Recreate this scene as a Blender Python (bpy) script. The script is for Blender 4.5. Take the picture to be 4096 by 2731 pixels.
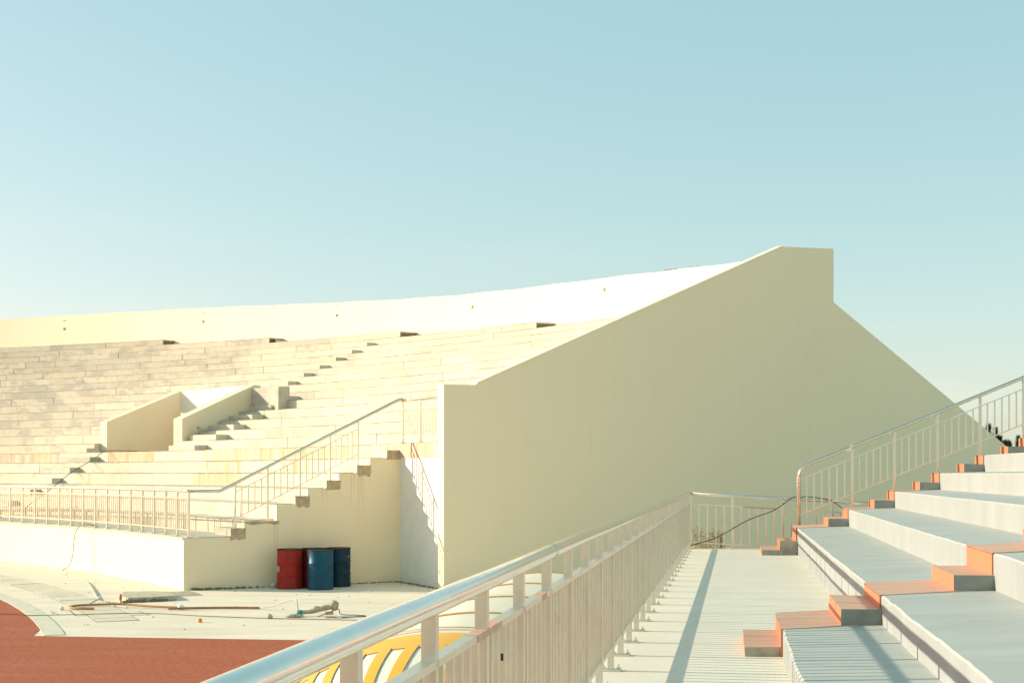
import bpy, math, random
from math import sin, cos, radians, pi, sqrt, atan2, hypot, floor

for o in list(bpy.data.objects):
    bpy.data.objects.remove(o)
scene = bpy.context.scene
col = scene.collection
R = random.Random(7)

# ------------------------------------------------------------------ camera
EYE = 2.56
cam_d = bpy.data.cameras.new("camera")
cam_d.lens = 50.0
cam_d.sensor_width = 36.0
cam_d.shift_y = (1893.0 - 1365.5) / 4096.0
cam_d.clip_start = 0.05
cam_d.clip_end = 3000.0
cam = bpy.data.objects.new("camera", cam_d)
cam.location = (0, 0, EYE)
cam.rotation_euler = (radians(90), 0, 0)
col.objects.link(cam)
scene.camera = cam

# ------------------------------------------------------------------ sky and sun
SUN_EL = radians(18.8)
SUN_AZ = radians(170.2)          # direction towards the sun, counted from +X counter-clockwise
world = bpy.data.worlds.new("World")
scene.world = world
world.use_nodes = True
nt = world.node_tree
nt.nodes.clear()
w_out = nt.nodes.new("ShaderNodeOutputWorld")
w_bg = nt.nodes.new("ShaderNodeBackground")
w_bg.inputs["Strength"].default_value = 0.1045
sky = nt.nodes.new("ShaderNodeTexSky")
sky.sky_type = 'NISHITA'
sky.sun_disc = False
sky.sun_elevation = SUN_EL
sky.sun_rotation = pi / 2 - SUN_AZ
sky.air_density = 1.0
sky.dust_density = 1.0
sky.ozone_density = 3.0
w_mul = nt.nodes.new("ShaderNodeMix")
w_mul.data_type = 'RGBA'
w_mul.blend_type = 'MULTIPLY'
w_mul.inputs["Factor"].default_value = 1.0
w_mul.inputs[7].default_value = (0.73, 0.40, 0.325, 1)
nt.links.new(sky.outputs["Color"], w_mul.inputs[6])
w_add = nt.nodes.new("ShaderNodeMix")          # even pale haze over the whole dome
w_add.data_type = 'RGBA'
w_add.blend_type = 'ADD'
w_add.inputs["Factor"].default_value = 1.0
w_add.inputs[7].default_value = (0.60, 1.54, 1.44, 1)
nt.links.new(w_mul.outputs[2], w_add.inputs[6])
tc = nt.nodes.new("ShaderNodeTexCoord")
mp = nt.nodes.new("ShaderNodeMapping")
mp.inputs["Scale"].default_value = (1.1, 1.1, 11.0)
mp.inputs["Location"].default_value = (0.35, 0.0, 0.0)
cl = nt.nodes.new("ShaderNodeTexNoise")
cl.inputs["Scale"].default_value = 1.5
cl.inputs["Detail"].default_value = 4.0
cr = nt.nodes.new("ShaderNodeMapRange")
cr.inputs["From Min"].default_value = 0.50
cr.inputs["From Max"].default_value = 0.72
cr.inputs["To Max"].default_value = 0.45
sz = nt.nodes.new("ShaderNodeSeparateXYZ")
lo = nt.nodes.new("ShaderNodeMapRange")       # thin cloud only near the horizon
lo.inputs["From Min"].default_value = 0.19
lo.inputs["From Max"].default_value = 0.09
cm = nt.nodes.new("ShaderNodeMath")
cm.operation = 'MULTIPLY'
cw = nt.nodes.new("ShaderNodeMix")
cw.data_type = 'RGBA'
cw.inputs[7].default_value = (3.35, 3.45, 3.0, 1)
nt.links.new(tc.outputs["Generated"], mp.inputs["Vector"])
nt.links.new(mp.outputs[0], cl.inputs["Vector"])
nt.links.new(cl.outputs["Fac"], cr.inputs["Value"])
nt.links.new(tc.outputs["Generated"], sz.inputs[0])
nt.links.new(sz.outputs["Z"], lo.inputs["Value"])
nt.links.new(cr.outputs[0], cm.inputs[0])
nt.links.new(lo.outputs[0], cm.inputs[1])
nt.links.new(cm.outputs[0], cw.inputs["Factor"])
nt.links.new(w_add.outputs[2], cw.inputs[6])
nt.links.new(cw.outputs[2], w_bg.inputs["Color"])
nt.links.new(w_bg.outputs[0], w_out.inputs["Surface"])

sun_d = bpy.data.lights.new("sun", 'SUN')
sun_d.energy = 2.65
sun_d.angle = radians(0.5)
sun_d.color = (1.0, 0.885, 0.67)
sun = bpy.data.objects.new("sun", sun_d)
sun.rotation_euler = (pi / 2 - SUN_EL, 0, SUN_AZ + pi / 2)
sun.location = (-40, 10, 30)
col.objects.link(sun)

vs = scene.view_settings
vs.view_transform = 'Standard'
vs.look = 'None'
vs.exposure = 1.42
vs.gamma = 1.0
vs.use_curve_mapping = False
scene.cycles.max_bounces = 8
scene.cycles.diffuse_bounces = 5


# ------------------------------------------------------------------ materials
def new_mat(name):
    m = bpy.data.materials.new(name)
    m.use_nodes = True
    n = m.node_tree
    n.nodes["Principled BSDF"].inputs["Specular IOR Level"].default_value = 0.18
    return m, n, n.nodes["Principled BSDF"]


def noise(n, vec, scale, detail=4, rough=0.55):
    t = n.nodes.new("ShaderNodeTexNoise")
    t.inputs["Scale"].default_value = scale
    t.inputs["Detail"].default_value = detail
    t.inputs["Roughness"].default_value = rough
    n.links.new(vec, t.inputs["Vector"])
    return t.outputs["Fac"]


def ramp(n, fac, p0, p1, c0=(0, 0, 0, 1), c1=(1, 1, 1, 1)):
    r = n.nodes.new("ShaderNodeValToRGB")
    r.color_ramp.elements[0].position = p0
    r.color_ramp.elements[1].position = p1
    r.color_ramp.elements[0].color = c0
    r.color_ramp.elements[1].color = c1
    n.links.new(fac, r.inputs["Fac"])
    return r.outputs["Color"]


def mixc(n, fac, a, b, mode='MIX'):
    x = n.nodes.new("ShaderNodeMix")
    x.data_type = 'RGBA'
    x.blend_type = mode
    for sock, v in ((x.inputs["Factor"], fac), (x.inputs[6], a), (x.inputs[7], b)):
        if isinstance(v, (int, float)):
            sock.default_value = v
        elif isinstance(v, tuple):
            sock.default_value = (*v[:3], 1)
        else:
            n.links.new(v, sock)
    return x.outputs[2]


def scaled(n, vec, s):
    m = n.nodes.new("ShaderNodeVectorMath")
    m.operation = 'MULTIPLY'
    n.links.new(vec, m.inputs[0])
    m.inputs[1].default_value = s
    return m.outputs[0]


def pos(n):
    return n.nodes.new("ShaderNodeNewGeometry").outputs["Position"]


def mult(n, a, k):
    m = n.nodes.new("ShaderNodeMath")
    m.operation = 'MULTIPLY'
    n.links.new(a, m.inputs[0])
    if isinstance(k, (int, float)):
        m.inputs[1].default_value = k
    else:
        n.links.new(k, m.inputs[1])
    return m.outputs[0]


def bump(n, b, fac, strength, dist=0.02):
    k = n.nodes.new("ShaderNodeBump")
    k.inputs["Strength"].default_value = strength
    k.inputs["Distance"].default_value = dist
    n.links.new(fac, k.inputs["Height"])
    n.links.new(k.outputs[0], b.inputs["Normal"])


def plain(name, c, rough=0.6, metal=0.0, var=0.12, scale=14.0, bmp=0.0):
    m, n, b = new_mat(name)
    p = pos(n)
    f = noise(n, p, scale, 5)
    d = tuple(v * (1 - var * 2) for v in c)
    b.inputs["Base Color"].default_value = (*c, 1)
    n.links.new(mixc(n, ramp(n, f, 0.3, 0.75), c, d), b.inputs["Base Color"])
    b.inputs["Roughness"].default_value = rough
    b.inputs["Metallic"].default_value = metal
    if bmp:
        bump(n, b, noise(n, p, scale * 6, 3), bmp)
    return m


M = {}
# cream masonry paint
def masonry(name, c0, c1):
    m, n, b = new_mat(name)
    p = pos(n)
    big = ramp(n, noise(n, p, 0.35, 3), 0.3, 0.75)
    c = mixc(n, big, c0, c1)
    st = ramp(n, noise(n, scaled(n, p, (9, 9, 0.35)), 1.0, 3), 0.62, 0.80)
    c = mixc(n, mult(n, st, 0.14), c, (0.60, 0.52, 0.37))
    blot = ramp(n, noise(n, p, 2.3, 6, 0.65), 0.52, 0.75)
    c = mixc(n, mult(n, blot, 0.07), c, (0.62, 0.54, 0.40))
    fine = noise(n, p, 30, 3)
    c = mixc(n, mult(n, ramp(n, fine, 0.55, 0.8), 0.12), c, (0.66, 0.58, 0.42))
    n.links.new(c, b.inputs["Base Color"])
    b.inputs["Roughness"].default_value = 0.75
    bump(n, b, noise(n, p, 55, 4), 0.12, 0.01)
    return m


M['cream'] = masonry("cream_paint", (0.90, 0.755, 0.53), (0.88, 0.735, 0.51))
M['pale'] = masonry("pale_parapet_paint", (0.86, 0.755, 0.565), (0.83, 0.725, 0.54))


# raw cast concrete of the terraces
def raw_concrete(name, base, dark, grey, ochre, ochre_amt, patch_lo):
    m, n, b = new_mat(name)
    p = pos(n)
    oi = n.nodes.new("ShaderNodeObjectInfo")
    cr = n.nodes.new("ShaderNodeValToRGB")
    cr.color_ramp.interpolation = 'CONSTANT'
    mixt = lambda u, v, k: tuple(a_ * (1 - k) + b_ * k for a_, b_ in zip(u, v))
    tones = [base, mixt(base, dark, 0.2), mixt(base, dark, 0.5), mixt(base, dark, 0.35), mixt(base, grey, 0.4), tuple(v * 1.03 for v in base), mixt(base, ochre, 0.2)]
    while len(cr.color_ramp.elements) < len(tones):
        cr.color_ramp.elements.new(0.5)
    for i, (e, t_) in enumerate(zip(cr.color_ramp.elements, tones)):
        e.position = i / len(tones)
        e.color = (*t_, 1)
    n.links.new(oi.outputs["Random"], cr.inputs["Fac"])
    c = cr.outputs["Color"]
    # damp grey render patches
    g = ramp(n, noise(n, scaled(n, p, (0.7, 0.7, 1.5)), 1.0, 8, 0.68), patch_lo, patch_lo + 0.07)
    c = mixc(n, mult(n, g, 0.72), c, grey)
    # rusty run-off
    s = ramp(n, noise(n, scaled(n, p, (4.5, 4.5, 0.5)), 1.0, 5, 0.6), 0.40, 0.72)
    c = mixc(n, mult(n, s, ochre_amt), c, ochre)
    # vertical drips
    v = ramp(n, noise(n, scaled(n, p, (16, 16, 1.3)), 1.0, 4), 0.60, 0.72)
    c = mixc(n, mult(n, v, 0.40), c, (0.34, 0.29, 0.22))
    # pits
    pit = ramp(n, noise(n, p, 24, 2), 0.70, 0.76)
    c = mixc(n, mult(n, pit, 0.55), c, (0.26, 0.21, 0.15))
    n.links.new(c, b.inputs["Base Color"])
    b.inputs["Roughness"].default_value = 0.9
    bump(n, b, noise(n, p, 18, 6, 0.7), 0.55, 0.03)
    return m


M['block'] = raw_concrete("terrace_concrete", (0.70, 0.63, 0.505), (0.61, 0.545, 0.435), (0.45, 0.43, 0.375),
                          (0.60, 0.45, 0.29), 0.32, 0.555)
M['block_old'] = raw_concrete("weathered_terrace_concrete", (0.64, 0.585, 0.48), (0.55, 0.51, 0.43), (0.42, 0.41, 0.365),
                              (0.56, 0.42, 0.27), 0.40, 0.50)
M['block_ochre'] = raw_concrete("ochre_stained_concrete", (0.67, 0.57, 0.44), (0.63, 0.51, 0.38), (0.56, 0.51, 0.42),
                                (0.60, 0.33, 0.15), 0.85, 0.62)
M['core'] = plain("joint_concrete", (0.30, 0.26, 0.20), 0.95, var=0.2, scale=6)
M['drip'] = plain("dried_cement_drip", (0.62, 0.51, 0.34), 0.9, var=0.1)
M['dark_edge'] = plain("dark_block_edge", (0.36, 0.31, 0.235), 0.95, var=0.25, scale=5, bmp=0.5)  # darker tone for the front top chamfer of each block
M['rawedge'] = plain("bare_mortar", (0.60, 0.48, 0.32), 0.95, var=0.2, scale=9, bmp=0.4)

# grey painted terrace on the right
m, n, b = new_mat("grey_terrace_paint")
p = pos(n)
c = mixc(n, ramp(n, noise(n, scaled(n, p, (0.9, 2.6, 1)), 1.0, 5), 0.32, 0.70), (0.455, 0.465, 0.43), (0.385, 0.40, 0.375))
s = ramp(n, noise(n, scaled(n, p, (1.1, 9, 3)), 1.0, 6, 0.65), 0.50, 0.74)
c = mixc(n, mult(n, s, 0.42), c, (0.35, 0.36, 0.335))
w = ramp(n, noise(n, scaled(n, p, (1.2, 3.0, 1.0)), 1.0, 6, 0.7), 0.60, 0.72)
c = mixc(n, mult(n, w, 0.45), c, (0.56, 0.56, 0.52))
pk = ramp(n, noise(n, p, 0.8, 3), 0.60, 0.75)
c = mixc(n, mult(n, pk, 0.20), c, (0.50, 0.41, 0.35))
n.links.new(c, b.inputs["Base Color"])
rr = n.nodes.new("ShaderNodeMapRange")
n.links.new(noise(n, scaled(n, p, (1, 4, 1)), 1.6, 5), rr.inputs["Value"])
rr.inputs["To Min"].default_value = 0.34
rr.inputs["To Max"].default_value = 0.68
n.links.new(rr.outputs[0], b.inputs["Roughness"])
bump(n, b, noise(n, scaled(n, p, (6, 20, 10)), 1.0, 5), 0.22, 0.01)
b.inputs['Specular IOR Level'].default_value = 0.3
M['grey'] = m

m, n, b = new_mat("sun_dimmed_cement_riser")  # cement riser grey, darkened to offset direct sun; streaks are drips
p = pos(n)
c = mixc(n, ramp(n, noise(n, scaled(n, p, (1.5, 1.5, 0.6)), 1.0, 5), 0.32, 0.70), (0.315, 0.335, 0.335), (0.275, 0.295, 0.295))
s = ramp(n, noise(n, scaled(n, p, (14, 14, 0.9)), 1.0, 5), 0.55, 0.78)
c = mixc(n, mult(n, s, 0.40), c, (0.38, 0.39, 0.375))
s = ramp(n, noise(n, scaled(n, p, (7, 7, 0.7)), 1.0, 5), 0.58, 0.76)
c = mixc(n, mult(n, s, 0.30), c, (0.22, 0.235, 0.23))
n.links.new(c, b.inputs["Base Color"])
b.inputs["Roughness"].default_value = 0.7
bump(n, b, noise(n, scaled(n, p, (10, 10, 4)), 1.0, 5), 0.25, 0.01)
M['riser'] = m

m, n, b = new_mat("pale_walkway_paint")
p = pos(n)
c = mixc(n, ramp(n, noise(n, p, 1.3, 5), 0.3, 0.75), (0.79, 0.715, 0.60), (0.72, 0.655, 0.555))
pit = ramp(n, noise(n, p, 20, 2), 0.71, 0.77)
c = mixc(n, mult(n, pit, 0.4), c, (0.40, 0.37, 0.31))
n.links.new(c, b.inputs["Base Color"])
b.inputs["Roughness"].default_value = 0.6
bump(n, b, noise(n, p, 25, 5), 0.2, 0.01)
M['walk'] = m

m, n, b = new_mat("orange_step_paint")
p = pos(n)
c = mixc(n, ramp(n, noise(n, p, 3.0, 5), 0.3, 0.75), (0.57, 0.19, 0.10), (0.54, 0.205, 0.115))
s = ramp(n, noise(n, scaled(n, p, (2.0, 40, 2)), 1.0, 5), 0.60, 0.80)
c = mixc(n, mult(n, s, 0.40), c, (0.34, 0.16, 0.10))
n.links.new(c, b.inputs["Base Color"])
b.inputs["Roughness"].default_value = 0.5
M['orange'] = m
m, n, b = new_mat("worn_orange_tread_paint")
p = pos(n)
c = mixc(n, ramp(n, noise(n, p, 2.0, 5), 0.3, 0.75), (0.62, 0.32, 0.21), (0.56, 0.36, 0.255))
s = ramp(n, noise(n, scaled(n, p, (1.6, 11, 2)), 1.0, 6, 0.7), 0.48, 0.68)
c = mixc(n, mult(n, s, 0.62), c, (0.62, 0.55, 0.45))
n.links.new(c, b.inputs["Base Color"])
b.inputs["Roughness"].default_value = 0.5
M['orange_worn'] = m
M['step_side'] = plain("step_side_grey", (0.36, 0.37, 0.33), 0.7, var=0.15, scale=5, bmp=0.2)
M['step_raw'] = plain("step_side_bare_concrete", (0.50, 0.45, 0.35), 0.9, var=0.2, scale=7, bmp=0.3)

# stainless steel
def steel(name, c, r0, r1):
    m, n, b = new_mat(name)
    p = pos(n)
    b.inputs["Metallic"].default_value = 1.0
    f = noise(n, p, 9, 4)
    n.links.new(mixc(n, ramp(n, f, 0.3, 0.75), c, tuple(v * 0.88 for v in c)), b.inputs["Base Color"])
    rr = n.nodes.new("ShaderNodeMapRange")
    n.links.new(noise(n, p, 5, 5), rr.inputs["Value"])
    rr.inputs["To Min"].default_value = r0
    rr.inputs["To Max"].default_value = r1
    n.links.new(rr.outputs[0], b.inputs["Roughness"])
    return m


M['steel_far'] = steel("satin_steel_tube", (0.78, 0.72, 0.60), 0.18, 0.32)
M['steel'] = steel("polished_steel_tube", (0.86, 0.83, 0.77), 0.07, 0.20)
M['steel_left'] = steel("dimmed_steel_bar", (0.68, 0.645, 0.54), 0.26, 0.45)  # bar steel with colour darkened to hold down bright reflections on left rails
M['steel_flat'] = steel("dusty_steel_bar", (0.76, 0.725, 0.62), 0.28, 0.48)

# track
m, n, b = new_mat("red_rubber_track")
p = pos(n)
c = mixc(n, noise(n, p, 60, 3), (0.36, 0.090, 0.043), (0.47, 0.145, 0.072))
c = mixc(n, mult(n, ramp(n, noise(n, scaled(n, p, (0.35, 1.6, 1)), 1.0, 5), 0.45, 0.8), 0.30), c, (0.52, 0.22, 0.14))
c = mixc(n, mult(n, ramp(n, noise(n, scaled(n, p, (17, 4.5, 1)), 1.0, 4, 0.7), 0.38, 0.66), 0.55), c, (0.25, 0.058, 0.030))
sp = ramp(n, noise(n, p, 34, 1), 0.73, 0.77)
c = mixc(n, mult(n, sp, 0.5), c, (0.70, 0.52, 0.40))
n.links.new(c, b.inputs["Base Color"])
b.inputs["Roughness"].default_value = 0.95
bump(n, b, noise(n, p, 90, 3), 0.5, 0.01)
M['track'] = m

# apron concrete
m, n, b = new_mat("apron_concrete")
p = pos(n)
c = mixc(n, ramp(n, noise(n, scaled(n, p, (0.35, 1.5, 1)), 1.0, 6), 0.3, 0.72), (0.79, 0.69, 0.545), (0.70, 0.62, 0.50))
c = mixc(n, mult(n, ramp(n, noise(n, scaled(n, p, (0.25, 0.8, 1)), 1.0, 4), 0.52, 0.75), 0.40), c, (0.50, 0.44, 0.34))
c = mixc(n, mult(n, ramp(n, noise(n, scaled(n, p, (0.45, 2.4, 1)), 1.0, 6, 0.65), 0.50, 0.72), 0.35), c, (0.45, 0.40, 0.32))
sp = ramp(n, noise(n, p, 13, 2), 0.72, 0.77)
c = mixc(n, mult(n, sp, 0.35), c, (0.30, 0.25, 0.18))
n.links.new(c, b.inputs["Base Color"])
b.inputs["Roughness"].default_value = 0.9
bump(n, b, noise(n, scaled(n, p, (3, 12, 3)), 1.0, 6), 0.3, 0.015)
M['apron'] = m
M['slab'] = plain("drain_cover_concrete", (0.70, 0.62, 0.48), 0.9, var=0.10, scale=3, bmp=0.2)
M['kerb'] = plain("pale_kerb_concrete", (0.68, 0.63, 0.50), 0.9, var=0.10, scale=4, bmp=0.2)
M['dirt'] = plain("brown_rubble", (0.34, 0.25, 0.15), 0.95, var=0.25, scale=20)
M['mortar'] = plain("grey_mortar", (0.50, 0.43, 0.32), 0.95, var=0.2, scale=8, bmp=0.5)
M['stone'] = plain("broken_concrete", (0.62, 0.54, 0.40), 0.95, var=0.2, scale=8, bmp=0.4)
M['white'] = plain("white_plaster", (0.84, 0.82, 0.74), 0.8, var=0.04, scale=3)


def drum_mat(name, c, dirt):
    m, n, b = new_mat(name)
    p = pos(n)
    cc = mixc(n, ramp(n, noise(n, p, 4, 5), 0.35, 0.75), c, tuple(v * 0.8 for v in c))
    s = ramp(n, noise(n, p, 11, 5, 0.7), 0.60, 0.72)
    cc = mixc(n, mult(n, s, 0.4), cc, dirt)
    n.links.new(cc, b.inputs["Base Color"])
    b.inputs["Roughness"].default_value = 0.42
    return m


M['drum_red'] = drum_mat("red_drum_paint", (0.36, 0.027, 0.016), (0.22, 0.07, 0.04))
M['drum_red2'] = drum_mat("dark_red_drum_paint", (0.20, 0.022, 0.018), (0.10, 0.04, 0.03))
M['drum_blue'] = drum_mat("blue_drum_paint", (0.010, 0.078, 0.132), (0.03, 0.08, 0.10))
M['drum_blue2'] = drum_mat("dark_blue_drum_paint", (0.007, 0.035, 0.06), (0.05, 0.05, 0.04))
M['drum_top'] = plain("dusty_drum_lid", (0.52, 0.48, 0.38), 0.8, var=0.2, scale=10)
M['rust'] = plain("rusty_rim", (0.10, 0.055, 0.03), 0.8, var=0.3, scale=25)
M['letter'] = plain("white_stencil_paint", (0.75, 0.72, 0.66), 0.7, var=0.1, scale=30)
m, n, b = new_mat("white_vinyl")
b.inputs["Base Color"].default_value = (0.80, 0.74, 0.62, 1)
p = pos(n)
n.links.new(mixc(n, ramp(n, noise(n, p, 1.2, 4), 0.3, 0.8), (0.80, 0.73, 0.60), (0.74, 0.68, 0.56)), b.inputs["Base Color"])
b.inputs["Roughness"].default_value = 0.32
M['vinyl'] = m
m, n, b = new_mat("yellow_vinyl")
p = pos(n)
n.links.new(mixc(n, ramp(n, noise(n, p, 2, 4), 0.3, 0.8), (0.86, 0.42, 0.018), (0.80, 0.38, 0.02)), b.inputs["Base Color"])
b.inputs["Roughness"].default_value = 0.35
M['yellow'] = m
M['gold'] = plain("gold_piping", (0.62, 0.38, 0.12), 0.4, var=0.1)
M['hose'] = plain("pale_rubber_hose", (0.50, 0.49, 0.43), 0.6, var=0.1)
M['pipe'] = plain("tan_pipe", (0.50, 0.25, 0.09), 0.55, var=0.2, scale=6)
M['cable'] = plain("dusty_brown_cable", (0.16, 0.11, 0.07), 0.8)
M['black'] = plain("black_cable", (0.045, 0.042, 0.036), 0.6)
M['cloth'] = plain("dusty_cloth", (0.55, 0.49, 0.36), 0.95, var=0.25, scale=18, bmp=0.6)
M['teal'] = plain("teal_plastic", (0.06, 0.28, 0.30), 0.5)
M['pink'] = plain("faded_pink_plastic", (0.58, 0.34, 0.26), 0.6)
M['cap'] = plain("orange_plastic", (0.80, 0.30, 0.05), 0.5)
M['glass'] = plain("clear_bottle", (0.55, 0.58, 0.56), 0.15)
M['twig'] = plain("dry_twig", (0.20, 0.13, 0.07), 0.9, var=0.3)
M['grass'] = plain("dry_straw", (0.55, 0.43, 0.26), 0.9, var=0.25)
M['needle'] = plain("pine_needles", (0.045, 0.075, 0.03), 0.7, var=0.35, scale=4)
M['needle2'] = plain("lighter_pine_needles", (0.12, 0.14, 0.045), 0.7, var=0.3, scale=4)  # lighter needle tone, mixed in at random through the crown
M['bark'] = plain("bark", (0.12, 0.08, 0.05), 0.9, var=0.3)
M['dark'] = plain("painted_hole_shade", (0.30, 0.28, 0.21), 0.9)  # dark colour on raised boxes, standing in for shade inside wall holes
M['string'] = plain("white_string", (0.78, 0.75, 0.66), 0.8)


# ------------------------------------------------------------------ mesh helpers
class MB:
    def __init__(self):
        self.v, self.f, self.mi = [], [], []

    def add(self, vs, fs, mi=0):
        k = len(self.v)
        self.v += [tuple(q) for q in vs]
        self.f += [tuple(i + k for i in q) for q in fs]
        self.mi += [mi] * len(fs)

    def obox(self, o, a, b, c, mi=0):
        """box from corner o with edge vectors a, b, c (right-handed)"""
        P = []
        for k in (0, 1):
            for j in (0, 1):
                for i in (0, 1):
                    P.append(tuple(o[t] + a[t] * i + b[t] * j + c[t] * k for t in range(3)))
        self.add(P, [(0, 2, 3, 1), (4, 5, 7, 6), (0, 1, 5, 4), (2, 6, 7, 3), (0, 4, 6, 2), (1, 3, 7, 5)], mi)

    def box(self, x0, x1, y0, y1, z0, z1, mi=0):
        self.obox((x0, y0, z0), (x1 - x0, 0, 0), (0, y1 - y0, 0), (0, 0, z1 - z0), mi)

    def bar(self, p, q, w, h):
        """box beam from p to q, width w sideways and height h upwards"""
        d = [q[i] - p[i] for i in range(3)]
        L = hypot(d[0], d[1]) or 1e-6
        s = (-d[1] / L * w, d[0] / L * w, 0)
        o = (p[0] - s[0] / 2, p[1] - s[1] / 2, p[2] - h / 2)
        self.obox(o, d, s, (0, 0, h))

    def prism(self, poly, ext, mi=0):
        """closed polygon of 3d points, extruded by vector ext"""
        k = len(poly)
        P = list(poly) + [tuple(q[i] + ext[i] for i in range(3)) for q in poly]
        F = [tuple(range(k - 1, -1, -1)), tuple(range(k, 2 * k))]
        for i in range(k):
            j = (i + 1) % k
            F.append((i, j, k + j, k + i))
        self.add(P, F, mi)

    def tube(self, pts, r, n=10, cap=True, mi=0):
        k = len(pts)
        rad = r if isinstance(r, (list, tuple)) else [r] * k
        P, F = [], []
        for i in range(k):
            a = pts[max(0, i - 1)]
            c = pts[min(k - 1, i + 1)]
            d = [c[t] - a[t] for t in range(3)]
            L = sqrt(sum(t * t for t in d)) or 1e-9
            d = [t / L for t in d]
            up = (0, 0, 1) if abs(d[2]) < 0.95 else (0, 1, 0)
            s = (d[1] * up[2] - d[2] * up[1], d[2] * up[0] - d[0] * up[2], d[0] * up[1] - d[1] * up[0])
            sl = sqrt(sum(t * t for t in s))
            s = [t / sl for t in s]
            u = (s[1] * d[2] - s[2] * d[1], s[2] * d[0] - s[0] * d[2], s[0] * d[1] - s[1] * d[0])
            for j in range(n):
                a_ = 2 * pi * j / n
                P.append(tuple(pts[i][t] + rad[i] * (cos(a_) * s[t] + sin(a_) * u[t]) for t in range(3)))
        for i in range(k - 1):
            for j in range(n):
                j2 = (j + 1) % n
                F.append((i * n + j, i * n + j2, (i + 1) * n + j2, (i + 1) * n + j))
        if cap:
            F.append(tuple(range(n - 1, -1, -1)))
            F.append(tuple((k - 1) * n + j for j in range(n)))
        self.add(P, F, mi)

    def lathe(self, prof, n=32, mi=0, o=(0, 0, 0)):
        P, F = [], []
        for (r, z) in prof:
            for j in range(n):
                a = 2 * pi * j / n
                P.append((o[0] + r * cos(a), o[1] + r * sin(a), o[2] + z))
        for i in range(len(prof) - 1):
            for j in range(n):
                j2 = (j + 1) % n
                F.append((i * n + j, i * n + j2, (i + 1) * n + j2, (i + 1) * n + j))
        self.add(P, F, mi)

    def mesh(self, name, mats, smooth=False):
        me = bpy.data.meshes.new(name)
        me.from_pydata(self.v, [], self.f)
        for mt in (mats if isinstance(mats, (list, tuple)) else [mats]):
            me.materials.append(mt)
        if any(self.mi):
            me.polygons.foreach_set("material_index", self.mi)
        if smooth:
            me.polygons.foreach_set("use_smooth", [True] * len(me.polygons))
        me.update()
        return me

    def build(self, name, mats, parent=None, smooth=False, loc=None):
        return link(name, self.mesh(name, mats, smooth), parent, loc)


def link(name, me, parent=None, loc=None, rz=0.0):
    o = bpy.data.objects.new(name, me)
    col.objects.link(o)
    if parent is not None:
        o.parent = parent
    if loc:
        o.location = loc
    if rz:
        o.rotation_euler = (0, 0, rz)
    return o


def thing(name, label, cat, group=None):
    o = bpy.data.objects.new(name, None)
    o.empty_display_size = 0.3
    col.objects.link(o)
    return tag(o, label, cat, group)


def tag(o, label=None, cat=None, group=None, kind=None):
    if label:
        o["label"] = label
    if cat:
        o["category"] = cat
    if group:
        o["group"] = group
    if kind:
        o["kind"] = kind
    return o


def place(root, loc):
    """put a thing's Empty at its base while its parts stay where they were built"""
    root.location = loc
    for c in root.children:
        c.location = (c.location[0] - loc[0], c.location[1] - loc[1], c.location[2] - loc[2])


# the bowl's centre: terraces on the left are concentric about it
CX, CY = -54.1, 4.6


def P(r, t, z):
    a = radians(t)
    return (CX + r * cos(a), CY + r * sin(a), z)


def theta_at(r, m):
    """angle on radius r where X/Y = m"""
    a = 1 + m * m
    b = -2 * (m * CX + CY)
    c = CX * CX + CY * CY - r * r
    y = (-b + sqrt(b * b - 4 * a * c)) / (2 * a)
    return math.degrees(atan2(y - CY, m * y - CX))


def arc_solid(mb, prof, t0, t1, step, jit=0.0, mis=None):
    """cross-section prof [(r, z)] swept from angle t0 to t1"""
    n = max(1, int(math.ceil(abs(t1 - t0) / step)))
    k = len(prof)
    V = []
    for i in range(n + 1):
        t = t0 + (t1 - t0) * i / n
        for (r, z) in prof:
            V.append(P(r + (R.uniform(-jit, jit) if jit else 0), t, z + (R.uniform(-jit, jit) if jit else 0)))
    F = []
    for i in range(n):
        for j in range(k):
            j2 = (j + 1) % k
            F.append((i * k + j, i * k + j2, (i + 1) * k + j2, (i + 1) * k + j))
    F.append(tuple(range(k - 1, -1, -1)))
    F.append(tuple(n * k + j for j in range(k)))
    mb.add(V, F)
    if mis:
        base = len(mb.mi) - len(F)
        for i in range(n):
            for j in range(k):
                mb.mi[base + i * k + j] = mis[j]


# ------------------------------------------------------------------ the setting
g = MB()
S = 900
g.add([(-S, -S, 0), (S, -S, 0), (S, S, 0), (-S, S, 0)], [(0, 1, 2, 3)])
tag(g.build("ground", M['apron']), kind="structure")

tr = MB()
pts = [P(50.0, a, 0.005) for a in [-60 + i for i in range(0, 82)]]
pts = [q for q in pts if q[1] < 22.45 + 0.0] + []
arc = [P(50.0, 45 - 0.5 * i, 0.005) for i in range(0, 49)]          # far part of the bend, down to the corner
poly = [(-60, 60, 0.005), P(50, 60, 0.005)] + [P(50, 59 - i, 0.005) for i in range(14)] + arc
poly = [q for q in poly if True]
poly += [(-7.55, 22.42, 0.005), (-6.0, 22.2, 0.005), (-3.0, 21.82, 0.005), (0.6, 21.4, 0.005), (-2.2, 3.0, 0.005),
         (-6.0, -20, 0.005), (-60, -40, 0.005)]
seen = []
for q in poly:
    if not (q[0] > -7.6 and q[1] > 22.43):
        seen.append(q)
tr.add(seen, [tuple(range(len(seen) - 1, -1, -1))])
tag(tr.build("running_track", M['track']), kind="structure")

kb = MB()
arc_solid(kb, [(50.0, -0.02), (50.0, 0.012), (50.32, 0.012), (50.32, -0.02)], 20.9, 58, 0.6, 0.004)
tag(kb.build("track_kerb", M['kerb']), kind="structure")

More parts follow.
